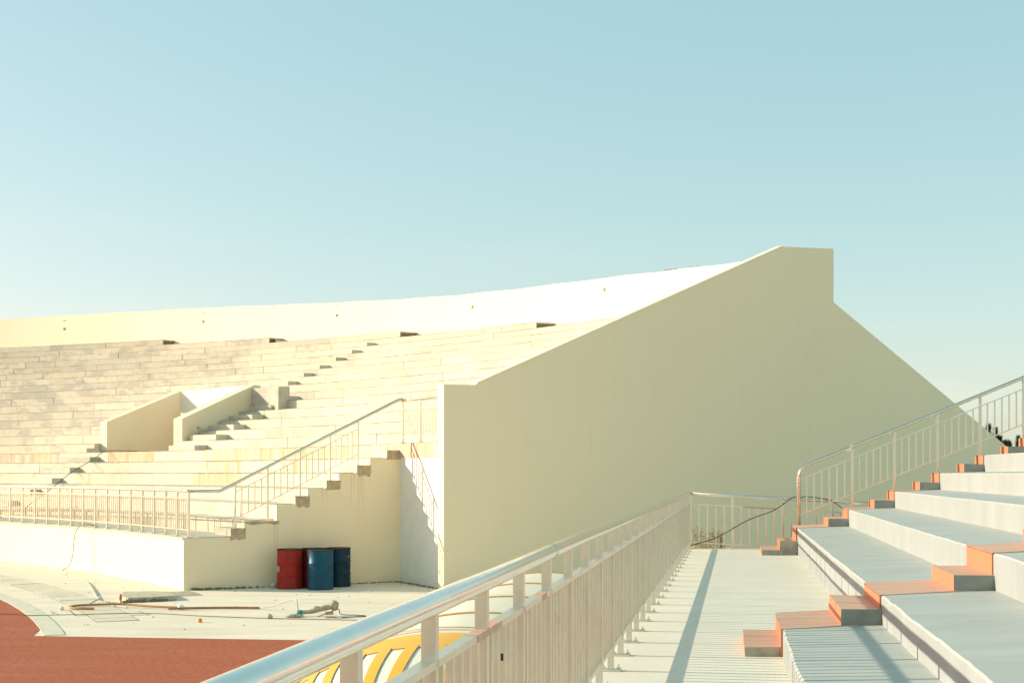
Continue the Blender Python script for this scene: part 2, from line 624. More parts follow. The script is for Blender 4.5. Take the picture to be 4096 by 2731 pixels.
ch = MB()
arc_solid(ch, [(50.98, -0.02), (50.98, 0.003), (51.72, 0.003), (51.72, -0.02)], 23.0, 60, 0.6)
ch_o = tag(ch.build("drain_channel", M['core']), kind="structure")
t = 23.02
while t < 46:
    w = R.choice([0.62, 0.68, 0.9, 1.1])
    q = MB()
    e = R.uniform(0.004, 0.012)
    arc_solid(q, [(51.0, 0), (51.0, e), (51.70, e + 0.002), (51.70, 0)], t, t + w - 0.035, 0.6)
    q.build("paving_slab", M['slab'], ch_o)
    t += w

# ------------------------------------------------------------------ left grandstand
TH_SIDE = 29.5
TH_MAIN = 26.81
Z0 = 1.15                       # walkway


def row_z(j):
    if j <= 6:
        return Z0 + 0.355 * j
    return EYE + 0.72 + 0.367 * (j - 6)


def row_r(j):
    if j <= 6:
        return 55.29 + 0.762 * (j - 1)
    return 59.9 + 0.953 * (j - 6)


def lerp_table(K, t):
    for (a, b), (c, d) in zip(K, K[1:]):
        if t <= c:
            return b + (d - b) * (t - a) / (c - a)
    return K[-1][1]


def smooth_table(K, t, w):
    return sum(lerp_table(K, t + w * (i - 4) / 4) for i in range(9)) / 9


def wall_r(t):
    K = [(26, 69.3), (27, 69.6), (34, 72), (40.5, 73.2), (47.5, 74.2), (54.6, 75.1), (60.6, 76.0), (80, 77.5), (95, 78)]
    return smooth_table(K, t, min(2.5, max(0.0, t - 26.9)))


def wall_top(t):
    K = [(26, 5.62), (28.3, 5.80), (30.8, 6.10), (33.6, 6.45), (37.5, 6.80), (42, 6.98), (44.9, 7.12), (48.5, 7.35),
         (52.9, 7.68), (56.1, 7.92), (60.6, 8.2), (64, 8.24), (67, 8.28), (70, 8.30), (95, 8.4)]
    return EYE + smooth_table(K, t, min(4.0, max(0.0, t - 26.9)))


# entrance (vomitory) side walls: right face front point, back point, top heights
VR = ((-11.15, 48.06), (-9.21, 50.81), EYE + 1.85, EYE + 3.16)
VL = ((-14.59, 51.21), (-12.48, 53.57), EYE + 1.86, EYE + 3.10)


def line_theta(Wl, r):
    (x0, y0), (x1, y1) = Wl[0], Wl[1]
    best = None
    for i in range(-20, 140):
        s = i / 100
        x, y = x0 + (x1 - x0) * s, y0 + (y1 - y0) * s
        d = abs(hypot(x - CX, y - CY) - r)
        if best is None or d < best[0]:
            best = (d, math.degrees(atan2(y - CY, x - CX)))
    return best[1]


stand = thing("grandstand", "curved bare-concrete terraces rising behind the cream wall on the left", "grandstand")

# front retaining wall of the left stand
q = MB()
arc_solid(q, [(53.9, -0.05), (53.9, Z0 - 0.02), (54.25, Z0 - 0.02), (54.25, -0.05)], TH_SIDE + 0.08, 62, 0.7)
q.build("front_wall", M['cream'], stand)
q = MB()
arc_solid(q, [(53.87, Z0 - 0.03), (53.87, Z0), (55.5, Z0 + 0.03), (55.5, Z0 - 0.03)], TH_SIDE + 0.02, 62, 0.7, 0.004)
q.build("walkway", M['block'], stand)

# stepped plaster side wall
prof = [(53.898, -0.05), (53.898, Z0 - 0.012)]
for j in range(1, 7):
    prof += [(row_r(j), row_z(j - 1) - 0.012), (row_r(j), row_z(j) - 0.012)]
prof += [(59.12, row_z(6) - 0.012), (59.12, -0.05)]
q = MB()
thick = 0.25 / 56
pl = [P(r, TH_SIDE, z) for r, z in prof]
a = radians(TH_SIDE)
q.prism(pl, (-sin(a) * 0.25, cos(a) * 0.25, 0))
q.build("side_wall", M['cream'], stand)

# return wall under the upper railing
q = MB()
arc_solid(q, [(59.12, -0.05), (59.12, row_z(6) - 0.012), (59.4, row_z(6) - 0.012), (59.4, -0.05)], TH_MAIN + 0.05, TH_SIDE + 0.2, 0.6)
q.build("return_wall", M['white'], stand)


def jagged(name, r0, r1, zt, depth, parent, face_t=None, face_r=None, t0=0, t1=0):
    """irregular band of bare mortar where plaster stops below an edge"""
    q = MB()
    n = 26
    top, bot = [], []
    d = depth
    for i in range(n + 1):
        d = min(depth * 1.4, max(depth * 0.35, d + R.uniform(-0.3, 0.3) * depth))
        if face_t is not None:
            r = r0 + (r1 - r0) * i / n
            aa = radians(face_t)
            off = (sin(aa) * 0.004, -cos(aa) * 0.004)
            x, y, _ = P(r, face_t, 0)
            top.append((x + off[0], y + off[1], zt))
            bot.append((x + off[0], y + off[1], zt - d))
        else:
            tt = t0 + (t1 - t0) * i / n
            x, y, _ = P(face_r - 0.004, tt, 0)
            top.append((x, y, zt))
            bot.append((x, y, zt - d))
    k = n + 1
    F = [(i, i + 1, k + i + 1, k + i) for i in range(n)]
    q.add(top + bot, F)
    return q.build(name, M['rawedge'], parent)


jagged("bare_mortar_edge", row_r(1), row_r(2) + 0.05, row_z(1) - 0.012, 0.06, stand, face_t=TH_SIDE)
jagged("bare_mortar_edge", 54.95, row_r(1), Z0 - 0.012, 0.05, stand, face_t=TH_SIDE)
jagged("bare_mortar_edge", row_r(3) - 0.3, row_r(3), row_z(2) - 0.012, 0.05, stand, face_t=TH_SIDE)
jagged("bare_mortar_edge", row_r(5) - 0.3, row_r(5), row_z(4) - 0.012, 0.06, stand, face_t=TH_SIDE)
jagged("bare_mortar_edge", 0, 0, row_z(6) - 0.008, 0.15, stand, face_r=59.12, t0=TH_MAIN + 0.2, t1=TH_SIDE - 0.02)

for r_d, z_d, l_d in ((57.86, row_z(4) - 0.02, 0.75), (57.93, row_z(4) - 0.02, 0.45), (58.04, row_z(4) - 0.02, 1.2), (58.10, row_z(4) - 0.02, 0.6),
                      (58.16, row_z(4) - 0.02, 0.9), (57.15, row_z(3) - 0.02, 0.35), (57.24, row_z(3) - 0.02, 0.25), (56.05, row_z(1) - 0.05, 0.9), (55.98, row_z(1) - 0.05, 0.8)):
    q = MB()
    aa = radians(TH_SIDE)
    off = (sin(aa) * 0.003, -cos(aa) * 0.003)
    n_ = 8
    V, F = [], []
    for i in range(n_ + 1):
        wd = 0.010 * (1 - 0.75 * i / n_)
        dx_ = 0.004 * sin(i * 1.7 + r_d * 9)
        for sg in (-1, 1):
            x, y, _ = P(r_d + dx_ + sg * wd / 2, TH_SIDE, 0)
            V.append((x + off[0], y + off[1], z_d - l_d * i / n_))
    for i in range(n_):
        F.append((2 * i, 2 * i + 1, 2 * i + 3, 2 * i + 2))
    q.add(V, F)
    q.build("drip_stain", M['drip'], stand)

LAST = 22
START = {19: 40.5, 20: 47.5, 21: 54.6, 22: 60.6}
gapc = 0
for j in range(1, LAST + 1):
    r0 = row_r(j)
    r1 = row_r(j + 1) if j < LAST else r0 + 0.95
    z1 = row_z(j)
    zb = row_z(j - 1)
    if j <= 5:
        ta = TH_SIDE + 0.25 / 56 * 57.3
    elif j in START:
        ta = START[j]
    else:
        ta = TH_MAIN + 0.36
        while wall_r(ta) < r1 - 0.05:
            ta += 0.05
    tmax = min(78.0, theta_at(r0, -0.40))
    tcore = min(82.0, tmax + 8)
    spans = [(ta, tcore)]
    if r0 > 60.8 and r0 < 64.3:
        spans = [(ta, line_theta(VR, r0)), (line_theta(VL, r0) + 0.37, tcore)]
    core = MB()
    for s0, s1 in spans:
        # keep the core inside the back wall
        arc_solid(core, [(r0 + 0.05, zb - 0.25), (r0 + 0.05, z1 - 0.05), (r1 + 0.1, z1 - 0.03), (r1 + 0.1, zb - 0.25)],
                  s0 + (0.02 if j not in START else 0.0), s1 - 0.02, 1.0)
    row = core.build("seat_row", M['core'], stand)
    for si, (s0, s1) in enumerate(spans):
        t = s0
        s1 = min(s1, tmax)
        while t < s1 - 0.05:
            w = R.uniform(1.7, 3.5) if j < 21 else R.uniform(2.6, 4.2)
            dt = math.degrees(w / r0)
            e = t + dt
            if e > s1 - 0.7 / r0 * 57.3:
                e = s1
            gp = math.degrees(R.choice([0.006, 0.012, 0.026]) / r0)
            d = R.uniform(-0.006, 0.006)
            zt = z1 + R.uniform(-0.004, 0.004)
            rb = r1 + 0.03
            lim = min(wall_r(t), wall_r(e)) + 0.12
            rb2 = min(rb, lim) if j > 14 else rb
            if j in (15, 16, 17, 18, 19, 20, 21, 22) and not (j in START and False):
                # top rows run back to the wall
                pass
            q = MB()
            cb = zb - 0.02 if j > 6 else zb + 0.004
            cf = R.uniform(0.012, 0.026)
            arc_solid(q, [(r0 + d, cb), (r0 + d, zt - cf), (r0 + d + cf * 0.8, zt), (rb2, zt + 0.028), (rb2, cb)], t, e - gp, 0.45, 0.005, [0, 1, 0, 0, 0])
            if j == 6:
                mt = M['block_ochre'] if R.random() < 0.9 else M['block']
            elif j in (4, 5):
                mt = M['block_ochre'] if R.random() < 0.30 else M['block']
            elif 0.5 * (t + e) > 52 + R.uniform(-5, 5):
                mt = M['block_old']
            else:
                mt = M['block']
            q.build("concrete_block", [mt, M["dark_edge"]], row)
            t = e

# top tread behind the last row, up to the back wall
q = MB()
n = 60
V, F = [], []
for i in range(n + 1):
    t = TH_MAIN + 0.3 + (84 - TH_MAIN) * i / n
    jt = 6
    while jt < LAST and row_r(jt + 1) + 0.0 < wall_r(t) - 0.3 and (jt + 1 not in START or t >= START[jt + 1]):
        jt += 1
    V += [P(min(row_r(jt) + 0.5, wall_r(t) - 0.1), t, row_z(jt) - 0.02), P(wall_r(t) + 0.05, t, row_z(jt) - 0.02)]
for i in range(n):
    F.append((2 * i, 2 * i + 1, 2 * i + 3, 2 * i + 2))
q.add(V, F)
q.build("top_landing", M['block'], stand)

# back parapet wall
q = MB()
n = 150
V, F = [], []
for i in range(n + 1):
    t = TH_MAIN + 0.33 + (88 - TH_MAIN) * i / n
    r = wall_r(t)
    wob = 0.012 * sin(t * 1.9) + R.uniform(-0.004, 0.004)
    zt = wall_top(t) + wob
    V += [P(r, t, 2.2), P(r, t, zt), P(r + 0.25, t, zt), P(r + 0.25, t, 0)]
for i in range(n):
    for k in range(4):
        k2 = (k + 1) % 4
        F.append((4 * i + k, 4 * i + k2, 4 * i + 4 + k2, 4 * i + 4 + k))
F.append((3, 2, 1, 0))
F.append((4 * n, 4 * n + 1, 4 * n + 2, 4 * n + 3))
q.add(V, F)
bw = q.build("back_wall", M['pale'], stand)
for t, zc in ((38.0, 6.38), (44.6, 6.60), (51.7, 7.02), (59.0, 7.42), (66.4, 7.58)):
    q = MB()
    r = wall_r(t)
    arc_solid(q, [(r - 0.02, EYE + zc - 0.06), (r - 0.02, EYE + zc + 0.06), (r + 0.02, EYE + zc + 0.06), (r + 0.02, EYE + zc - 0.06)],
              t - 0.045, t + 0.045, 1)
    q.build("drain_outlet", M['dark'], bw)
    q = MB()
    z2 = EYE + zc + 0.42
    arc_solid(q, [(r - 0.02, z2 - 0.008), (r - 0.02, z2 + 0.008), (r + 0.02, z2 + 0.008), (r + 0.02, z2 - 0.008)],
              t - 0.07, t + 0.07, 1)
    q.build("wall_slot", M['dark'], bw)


# end wall (the big shaded flank)
a = radians(TH_MAIN)
ca, sa = cos(a), sin(a)


def M3(s, z):
    return (CX + (59 + s) * ca, CY + (59 + s) * sa, EYE + z)


flank = thing("end_wall", "tall cream flank wall with sloping top standing in shade at centre", "wall")
q = MB()
pl = [M3(-0.06, -2.6), M3(-0.06, 1.955), M3(0.70, 1.965), M3(9.15, 5.63), M3(10.75, 5.69), M3(10.75, 4.34), M3(16.79, 0.69), M3(22.4, -2.6)]
q.prism(pl, (-sa * 0.30, ca * 0.30, 0))
q.build("wall_panel", M['cream'], flank)
q = MB()
# slim coping proud of the sloping top
d = 0.035
pl = [M3(0.74, 1.985), M3(9.13, 5.622), M3(9.13, 5.655), M3(0.74, 2.018)]
pl = [(x + sa * 0.012, y - ca * 0.012, z) for x, y, z in pl]
q.prism(pl, (-sa * 0.33, ca * 0.33, 0))
q.build("coping", M['cream'], flank)


# vomitory walls
def vom_wall(Wl, th, name):
    (x0, y0), (x1, y1), zf, zr = Wl
    L = hypot(x1 - x0, y1 - y0)
    nx, ny = -(y1 - y0) / L, (x1 - x0) / L
    zb = EYE + 0.70
    q = MB()
    pl = [(x0, y0, zb), (x0, y0, zf), (x1, y1, zr), (x1, y1, zb)]
    q.prism(pl, (nx * th, ny * th, 0))
    return q.build(name, M['cream'], stand)


vom_wall(VR, 0.42, "entrance_side_wall")
vom_wall(VL, 0.40, "entrance_side_wall")
# lintel wall behind the opening and the passage behind it
xr, yr = VR[1]
xl, yl = VL[1]
q = MB()
ux, uy = xl - xr, yl - yr
L = hypot(ux, uy)
px, py = uy / L, -ux / L       # outwards, away from the field
zt0, zt1 = EYE + 3.16, EYE + 3.10
q.prism([(xr, yr, EYE + 2.28), (xr, yr, zt0), (xl, yl, zt1), (xl, yl, EYE + 2.28)], (px * 0.3, py * 0.3, 0))
q.build("lintel", M['white'], stand)
q = MB()
q.prism([(xr, yr, EYE + 0.70), (xr, yr, EYE + 2.28), (xl, yl, EYE + 2.28), (xl, yl, EYE + 0.70)], (px * 0.02, py * 0.02, 0))
pas = [(v[0] + px * 1.1, v[1] + py * 1.1, v[2]) for v in q.v]
q.v = pas
q.build("passage_wall", M['cream'], stand)
q = MB()
q.add([(VR[0][0] - 0.3, VR[0][1] - 0.3, EYE + 0.70), (xr + px * 1.2, yr + py * 1.2, EYE + 0.70),
       (xl + px * 1.2, yl + py * 1.2, EYE + 0.70), (VL[0][0] - 0.3, VL[0][1] - 0.3, EYE + 0.70)], [(0, 1, 2, 3)])
q.build("passage_floor", M['block'], stand)
q = MB()
arc_solid(q, [(64.28, row_z(9)), (64.28, EYE + 3.02), (64.75, EYE + 3.06), (64.75, row_z(9))], 44.35, 45.86, 0.5, 0.012)
q.build("landing_wall", M['block_old'], stand)
# gangway slab at the level of row six
q = MB()
arc_solid(q, [(59.8, row_z(6) - 0.3), (59.8, row_z(6) - 0.015), (61.2, row_z(6) - 0.012), (61.2, row_z(6) - 0.3)], TH_MAIN + 0.4, 60, 0.8)
q.build("gangway", M['block'], stand)


# half-height aisle steps of the left stand
def step(r0, t0, t1, z, hgt, dep=0.40, mat='block'):
    q = MB()
    arc_solid(q, [(r0 - dep, z - 0.01), (r0 - dep, z + hgt), (r0 + 0.02, z + hgt + 0.005), (r0 + 0.02, z - 0.01)], t0, t1, 0.8, 0.004)
    q.build("aisle_step", M[mat], stand)


w1 = 57.3 / 57 * 1.1
for j in (1, 3, 4, 5, 6):
    step(row_r(j), TH_SIDE - 0.004, TH_SIDE + w1, row_z(j - 1) + 0.01, 0.175, 0.33, 'rawedge' if j == 0 else 'block_old')
    q = MB()                                                      # bare end face of the step in the plaster
    r = row_r(j)
    aa = radians(TH_SIDE)
    off = (sin(aa) * 0.006, -cos(aa) * 0.006)
    z = row_z(j - 1) - 0.03
    pl = [P(r - 0.33, TH_SIDE, z + R.uniform(-.02, .02)), P(r - 0.33, TH_SIDE, z + 0.215), P(r + 0.02, TH_SIDE, z + 0.215), P(r + 0.02, TH_SIDE, z + R.uniform(-.03, .02))]
    q.prism([(x + off[0], y + off[1], zz) for x, y, zz in pl], (-off[0], -off[1], 0))
    q.build("bare_step_end", M['rawedge'], stand)
for k, tt in enumerate((43.50, 43.74, 44.12, 44.40, 44.64, 44.91)):
    j = 7 + k
    step(row_r(j), tt, tt + 1.5, row_z(j - 1) + 0.02, 0.185, 0.48)
for k, tt in enumerate((47.12, 47.31, 47.47, 47.60, 47.71, 47.84)):
    j = 14 + k
    step(row_r(j), tt, tt + 1.5, row_z(j - 1) + 0.02, 0.185, 0.48)
for j, tt in ((6, 47.15), (5, 47.1), (4, 46.9), (3, 46.9), (2, 46.9), (1, 46.9)):
    step(row_r(j), tt, tt + 1.8, row_z(j - 1) + 0.01, 0.18, 0.36, 'block_old')
step(60.9, 49.9, 51.2, row_z(6), 0.185, 0.5)


# ------------------------------------------------------------------ railings
def post_mesh(hgt, w=0.045, d=0.045):
    q = MB()
    q.box(-w / 2, w / 2, -d / 2, d / 2, 0, hgt)
    return q


def plate_mesh():
    q = MB()
    q.box(-0.075, 0.075, -0.05, 0.05, 0, 0.010)
    for x in (-0.055, 0.055):
        q.lathe([(0.016, 0.010), (0.016, 0.022), (0.006, 0.022), (0.006, 0.045), (0.0, 0.045)], 6, o=(x, 0.02, 0))
    return q.mesh("base_plate", M['steel_flat'])


PLATE = plate_mesh()


def add_post(root, x, y, z, me, rz, plate=True):
    p_ = link("post", me, root, (x, y, z), rz)
    if plate:
        link("base_plate", PLATE, p_, (0, 0, 0.002))
    return p_


# --- long guard rail of the right-hand walkway
WALK_Z = EYE - 1.44


def rail_x(y):
    return -0.93 + 0.159 * y


rail = thing("guard_railing", "long polished steel railing running along the walkway in front of the camera", "railing")
rz = -math.atan(0.159)
y0, y1 = 1.68, 27.2
q = MB()
HR = WALK_Z + 1.06
N = 60
q.tube([(rail_x(y0 + (y1 - y0) * i / N), y0 + (y1 - y0) * i / N, HR + 0.0015 * sin(i * 0.55) - 0.0033 * max(0.0, 9.0 - (y0 + (y1 - y0) * i / N))) for i in range(N + 1)], 0.037, 24)
q.build("handrail", M['steel'], rail, smooth=True)
q = MB()
yj = 7.05
q.tube([(rail_x(yj - 0.012), yj - 0.012, HR - 0.0064), (rail_x(yj + 0.012), yj + 0.012, HR - 0.0064)], 0.0385, 24)
q.build("joint_ring", M['steel_flat'], rail, smooth=True)
q = MB()
q.bar((rail_x(y0), y0, WALK_Z + 0.865), (rail_x(y1), y1, WALK_Z + 0.865), 0.045, 0.025)
q.build("top_bar", M['steel_flat'], rail)
q = MB()
q.bar((rail_x(y0), y0, WALK_Z + 0.165), (rail_x(y1), y1, WALK_Z + 0.165), 0.030, 0.030)
q.build("bottom_bar", M['steel_flat'], rail)
pm = post_mesh(1.03).mesh("post", M['steel_flat'])
bq = MB()
bq.box(-0.0125, 0.0125, -0.0135, 0.0135, 0.18, 0.855)
bm = bq.mesh("baluster", M['steel_flat'])
y = 3.42 - 2 * 0.872
i = 0
while y < 27.25:
    add_post(rail, rail_x(y), y, WALK_Z, pm, rz)
    for k in range(1, 6):
        yy = y + 0.872 * k / 6
        if yy < 27.15:
            link("baluster", bm, rail, (rail_x(yy) + R.uniform(-.002, .002), yy, WALK_Z), rz + R.uniform(-.03, .03))
    y += 0.872
for ya_, yb_, zc_ in ((4.95, 5.45, 0.865), (6.6, 6.75, 0.865)):
    q = MB()
    q.bar((rail_x(ya_) + 0.0015, ya_, WALK_Z + zc_), (rail_x(yb_) + 0.0015, yb_, WALK_Z + zc_), 0.046, 0.0265)
    q.build("paint_smear", M['orange_worn'], rail)
q = MB()
q.box(-0.005, 0.005, -0.0012, 0, -0.014, 0.014)
q.build("sticker", M['black'], rail, loc=(rail_x(5.60), 5.583, EYE - 0.72))
place(rail, (rail_x(1.7), 1.7, WALK_Z))

# --- short rail closing the far end of that walkway
erail = thing("end_railing", "short steel railing closing the far end of the walkway before the shaded wall", "railing")
ey = 27.2


def end_z(x):
    return -0.057 * (x - 3.39)


q = MB()
q.tube([(3.39, ey, HR), (7.1, ey, HR + end_z(7.1))], 0.034, 20)
q.build("handrail", M['steel_far'], erail, smooth=True)
for nm, hh, th in (("top_bar", 0.86, 0.022), ("bottom_bar", 0.13, 0.022)):
    q = MB()
    q.bar((3.40, ey, WALK_Z + hh), (7.1, ey, WALK_Z + hh + end_z(7.1)), 0.03, th)
    q.build(nm, M['steel_flat'], erail)
ex = [3.42, 4.22, 5.18, 6.13, 7.05]
for a_, x in enumerate(ex):
    add_post(erail, x, ey, WALK_Z + min(0, end_z(x) + 0.02), pm, 0)
    if a_ < len(ex) - 1:
        nb = 4 if a_ == 0 else 5
        for k in range(1, nb + 1):
            xx = x + (ex[a_ + 1] - x) * k / (nb + 1)
            q = MB()
            q.box(-0.011, 0.011, -0.011, 0.011, 0.13 + end_z(xx), 0.85 + end_z(xx))
            q.build("baluster", M['steel_flat'], erail, loc=(xx, ey, WALK_Z))
q = MB()
q.bar((4.42, ey - 0.0012, WALK_Z + 0.86 + end_z(4.42)), (5.06, ey - 0.0012, WALK_Z + 0.86 + end_z(5.06)), 0.031, 0.023)
q.build("paint_smear", M['orange_worn'], erail)
place(erail, (3.39, ey, WALK_Z))

# --- guard rail on the left stand's front wall
lrail = thing("guard_railing", "curved steel railing on top of the sunlit cream wall on the left", "railing")
LZ = Z0 + 0.004
q = MB()
pts = [P(54.06, 29.6 + 22 * i / 44, LZ + 1.02) for i in range(45)]
q.tube(pts, 0.034, 14)
q.build("handrail", M['steel_far'], lrail, smooth=True)
for nm, hh in (("top_bar", 0.86), ("bottom_bar", 0.16)):
    q = MB()
    for i in range(44):
        q.bar(P(54.06, 29.6 + 22 * i / 44, LZ + hh), P(54.06, 29.6 + 22 * (i + 1) / 44, LZ + hh), 0.035, 0.025)
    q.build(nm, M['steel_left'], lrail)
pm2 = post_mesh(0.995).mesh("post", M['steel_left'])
bq = MB()
bq.box(-0.010, 0.010, -0.010, 0.010, 0.16, 0.85)
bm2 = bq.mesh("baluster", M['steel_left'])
t = 29.66
dt = 0.90
while t < 51:
    x, y, _ = P(54.06, t, 0)
    add_post(lrail, x, y, LZ, pm2, radians(t))
    for k in range(1, 6):
        tt = t + dt * k / 6
        x, y, _ = P(54.06, tt, 0)
        link("baluster", bm2, lrail, (x, y, LZ), radians(tt) + R.uniform(-.05, .05))
    t += dt
place(lrail, P(54.06, 29.6, LZ))

# --- stair rail up the side of the left stand
srail = thing("stair_railing", "steel stair railing climbing the stepped side of the left terraces", "railing")
TS = TH_SIDE + 0.16


def S3(r, z):
    return P(r, TS, EYE + z)


def stair_z(r):
    return -0.39 + max(0, r - 54.77) * (1.77 + 0.39) / (59.17 - 54.77)


q = MB()
q.tube([S3(54.10, -0.39), S3(54.74, -0.39), S3(54.80, -0.375), S3(57, stair_z(57)), S3(59.15, 1.755), P(59.2, TS - 0.1, EYE + 1.765)], 0.034, 14)
q.build("handrail", M['steel_far'], srail, smooth=True)
prs = [(55.12, -1.24), (55.88, -1.10), (56.66, -0.58), (57.40, -0.19), (58.10, 0.16)]
for nm, dz in (("top_bar", -0.20), ("bottom_bar", -0.80)):
    q = MB()
    for (ra, _), (rb_, _) in zip(prs, prs[1:]):
        q.bar(S3(ra, stair_z(ra) + dz), S3(rb_, stair_z(rb_) + dz), 0.025, 0.020)
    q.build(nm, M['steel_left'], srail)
for i, (r, zb) in enumerate(prs):
    q = MB()
    q.box(-0.02, 0.02, -0.02, 0.02, 0, stair_z(r) - 0.03 - zb)
    x, y, z = S3(r, zb)
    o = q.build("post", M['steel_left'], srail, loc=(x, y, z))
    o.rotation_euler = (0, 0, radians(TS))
    if i < len(prs) - 1:
        for k in range(1, 5):
            rr_ = r + (prs[i + 1][0] - r) * k / 5
            q = MB()
            q.box(-0.0135, 0.0135, -0.0135, 0.0135, 0, 0.60)
            x, y, z = S3(rr_, stair_z(rr_) - 0.80)
            o = q.build("baluster", M['steel_left'], srail, loc=(x, y, z))
            o.rotation_euler = (0, 0, radians(TS))
place(srail, S3(55.12, -1.24))

# --- landing rail above the return wall
urail = thing("landing_railing", "short upper steel railing between the stair top and the tall shaded wall", "railing")
UZ = row_z(6)
UR = 59.22
q = MB()
q.tube([P(UR, TH_SIDE + 0.1 - 2.55 * i / 8, UZ + 1.02) for i in range(9)], 0.034, 14)
q.build("handrail", M['steel_far'], urail, smooth=True)
for nm, hh in (("top_bar", 0.80), ("bottom_bar", 0.14)):
    q = MB()
    for i in range(8):
        q.bar(P(UR, TH_SIDE + 0.1 - 2.55 * i / 8, UZ + hh), P(UR, TH_SIDE + 0.1 - 2.55 * (i + 1) / 8, UZ + hh), 0.03, 0.022)
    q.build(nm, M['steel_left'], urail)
bq = MB()
bq.box(-0.010, 0.010, -0.010, 0.010, 0.14, 0.79)
bm3 = bq.mesh("baluster", M['steel_left'])
for i in range(3):
    t = TH_SIDE + 0.08 - i * 0.95
    x, y, _ = P(UR, t, 0)
    add_post(urail, x, y, UZ, pm2, radians(t))
    for k in range(1, 6):
        tt = t - 0.95 * k / 6
        if tt > TH_MAIN + 0.3:
            x, y, _ = P(UR, tt, 0)
            link("baluster", bm3, urail, (x, y, UZ), radians(tt))
place(urail, P(UR, TH_SIDE, UZ))

# ------------------------------------------------------------------ right grandstand
rst = thing("grandstand", "grey painted concrete terraces with orange steps on the right", "grandstand")
OFF = [-0.79, 0.0, 0.93, 1.77, 2.60, 3.42, 4.24, 5.06, 5.88, 6.70, 7.52, 8.34]
RZ = [EYE - 1.225] + [EYE - 0.97 + 0.325 * (i - 1) for i in range(1, 12)]


def edge_x(i, y):
    return 1.22 + OFF[i] + 0.152 * y


# walkway slab with its face towards the field
q = MB()
V, F = [], []
N = 40
for i in range(N + 1):
    y = -4 + (27.28 + 4) * i / N
    xa = rail_x(y) - 0.12
    xb = edge_x(1, y) + 0.1
    V += [(xa, y, -0.02), (xa, y, WALK_Z), (xb, y, WALK_Z + 0.002), (xb, y, -0.02)]
for i in range(N):
    for k in range(4):
        k2 = (k + 1) % 4
        F.append((4 * i + k, 4 * i + 4 + k, 4 * i + 4 + k2, 4 * i + k2))
F.append((0, 1, 2, 3))
F.append((4 * N + 3, 4 * N + 2, 4 * N + 1, 4 * N))
q.add(V, F)
q.build("walkway", M['walk'], rst)
q = MB()
q.box(edge_x(1, 27.2) + 0.1, 8.5, 26.72, 27.28, -0.02, WALK_Z)
q.build("walkway_end", M['walk'], rst)


def y_end(x):
    return 26.75


for i in range(0, 11):
    ya, yb = (-4, 12.5) if i == 0 else (-4, 26.7)
    zb = (WALK_Z if i < 2 else RZ[i - 1]) - 0.06
    if i == 1:
        zb = WALK_Z - 0.06
    q = MB()
    N = 220
    V, F = [], []
    e = 0.0
    for k in range(N + 1):
        y = ya + (yb - ya) * k / N
        e = e * 0.75 + R.uniform(-0.0045, 0.0045)
        xe = edge_x(i, y) + e
        xn = edge_x(i + 1, y) + 0.06
        zt = RZ[i] + R.uniform(-0.003, 0.003)
        V += [(xe + 0.004, y, zb), (xe, y, zt - 0.012), (xe + 0.014, y, zt), (xn, y, RZ[i] + 0.03), (xn, y, zb)]
    for k in range(N):
        for s in range(5):
            s2 = (s + 1) % 5
            F.append((5 * k + s, 5 * k + 5 + s, 5 * k + 5 + s2, 5 * k + s2))
    F.append((0, 1, 2, 3, 4))
    F.append(tuple(5 * N + s for s in (4, 3, 2, 1, 0)))
    q.add(V, F)
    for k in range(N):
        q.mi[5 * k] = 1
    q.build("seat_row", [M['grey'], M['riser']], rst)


def aisle(yn_f, yf_f, rows):
    for i in rows:
        x0 = edge_x(i, 0)

        def corner(ii, near):
            # solve x = edge(ii, y), y = yn/yf(x)
            y = 12.0
            for _ in range(30):
                x = edge_x(ii, y)
                y = yn_f(x) if near else yf_f(x)
            return (edge_x(ii, y), y)
        A, B_, Cc, D = corner(i, True), corner(i, False), corner(i + 1, False), corner(i + 1, True)
        z = RZ[i]
        q = MB()
        ov = 0.016
        q.prism([(A[0] - ov, A[1], z - 0.010), (D[0], D[1], z + 0.010), (Cc[0], Cc[1], z + 0.010), (B_[0] - ov, B_[1], z - 0.010)], (0, 0, 0.0155))
        q.v = [(vx, vy, vz + (0.011 if (k_ % 4) in (1, 2) else 0.0)) for k_, (vx, vy, vz) in enumerate(q.v)]
        q.build("painted_tread", M['orange_worn'], rst)
        q = MB()
        zb = WALK_Z + 0.002 if i < 1 else (RZ[i - 1] + 0.03)
        if i == 1 and yn_f(5) > 20:
            zb = WALK_Z
        q.obox((A[0] - ov, A[1], zb), (ov + 0.003, 0, 0), (B_[0] - A[0], B_[1] - A[1], 0), (0, 0, z + 0.0045 - zb))
        q.build("painted_riser", M['orange'], rst)


def step_block(xl, xr, yn, yf, z0, z1, sidemat, skew=0.152):
    """one orange-topped step: front and top orange, flanks bare"""
    q = MB()
    dx = (yf - yn) * skew
    B = [(xl, yn), (xr, yn), (xr + dx, yf), (xl + dx, yf)]
    j_ = lambda: R.uniform(-0.004, 0.004)
    V = [(x + j_(), y + j_(), z0) for x, y in B] + [(x + j_(), y + j_(), z1 + j_()) for x, y in B]
    q.add(V, [(0, 1, 5, 4)], 1)
    q.add(V, [(2, 3, 7, 6)], 1)
    q.add(V, [(3, 0, 4, 7)], 0)
    q.add(V, [(4, 5, 6, 7)], 2)
    q.build("aisle_step", [M['orange'], M[sidemat], M['orange_worn']], rst)


near_n = lambda x: 11.15 + 0.20 * (x - 2.1)
near_f = lambda x: 12.46 + 0.14 * (x - 2.1)
far_n = lambda x: 25.27 + 0.15 * (x - 5.06)
far_f = lambda x: 26.66
aisle(near_n, near_f, range(0, 8))
aisle(far_n, far_f, range(1, 9))
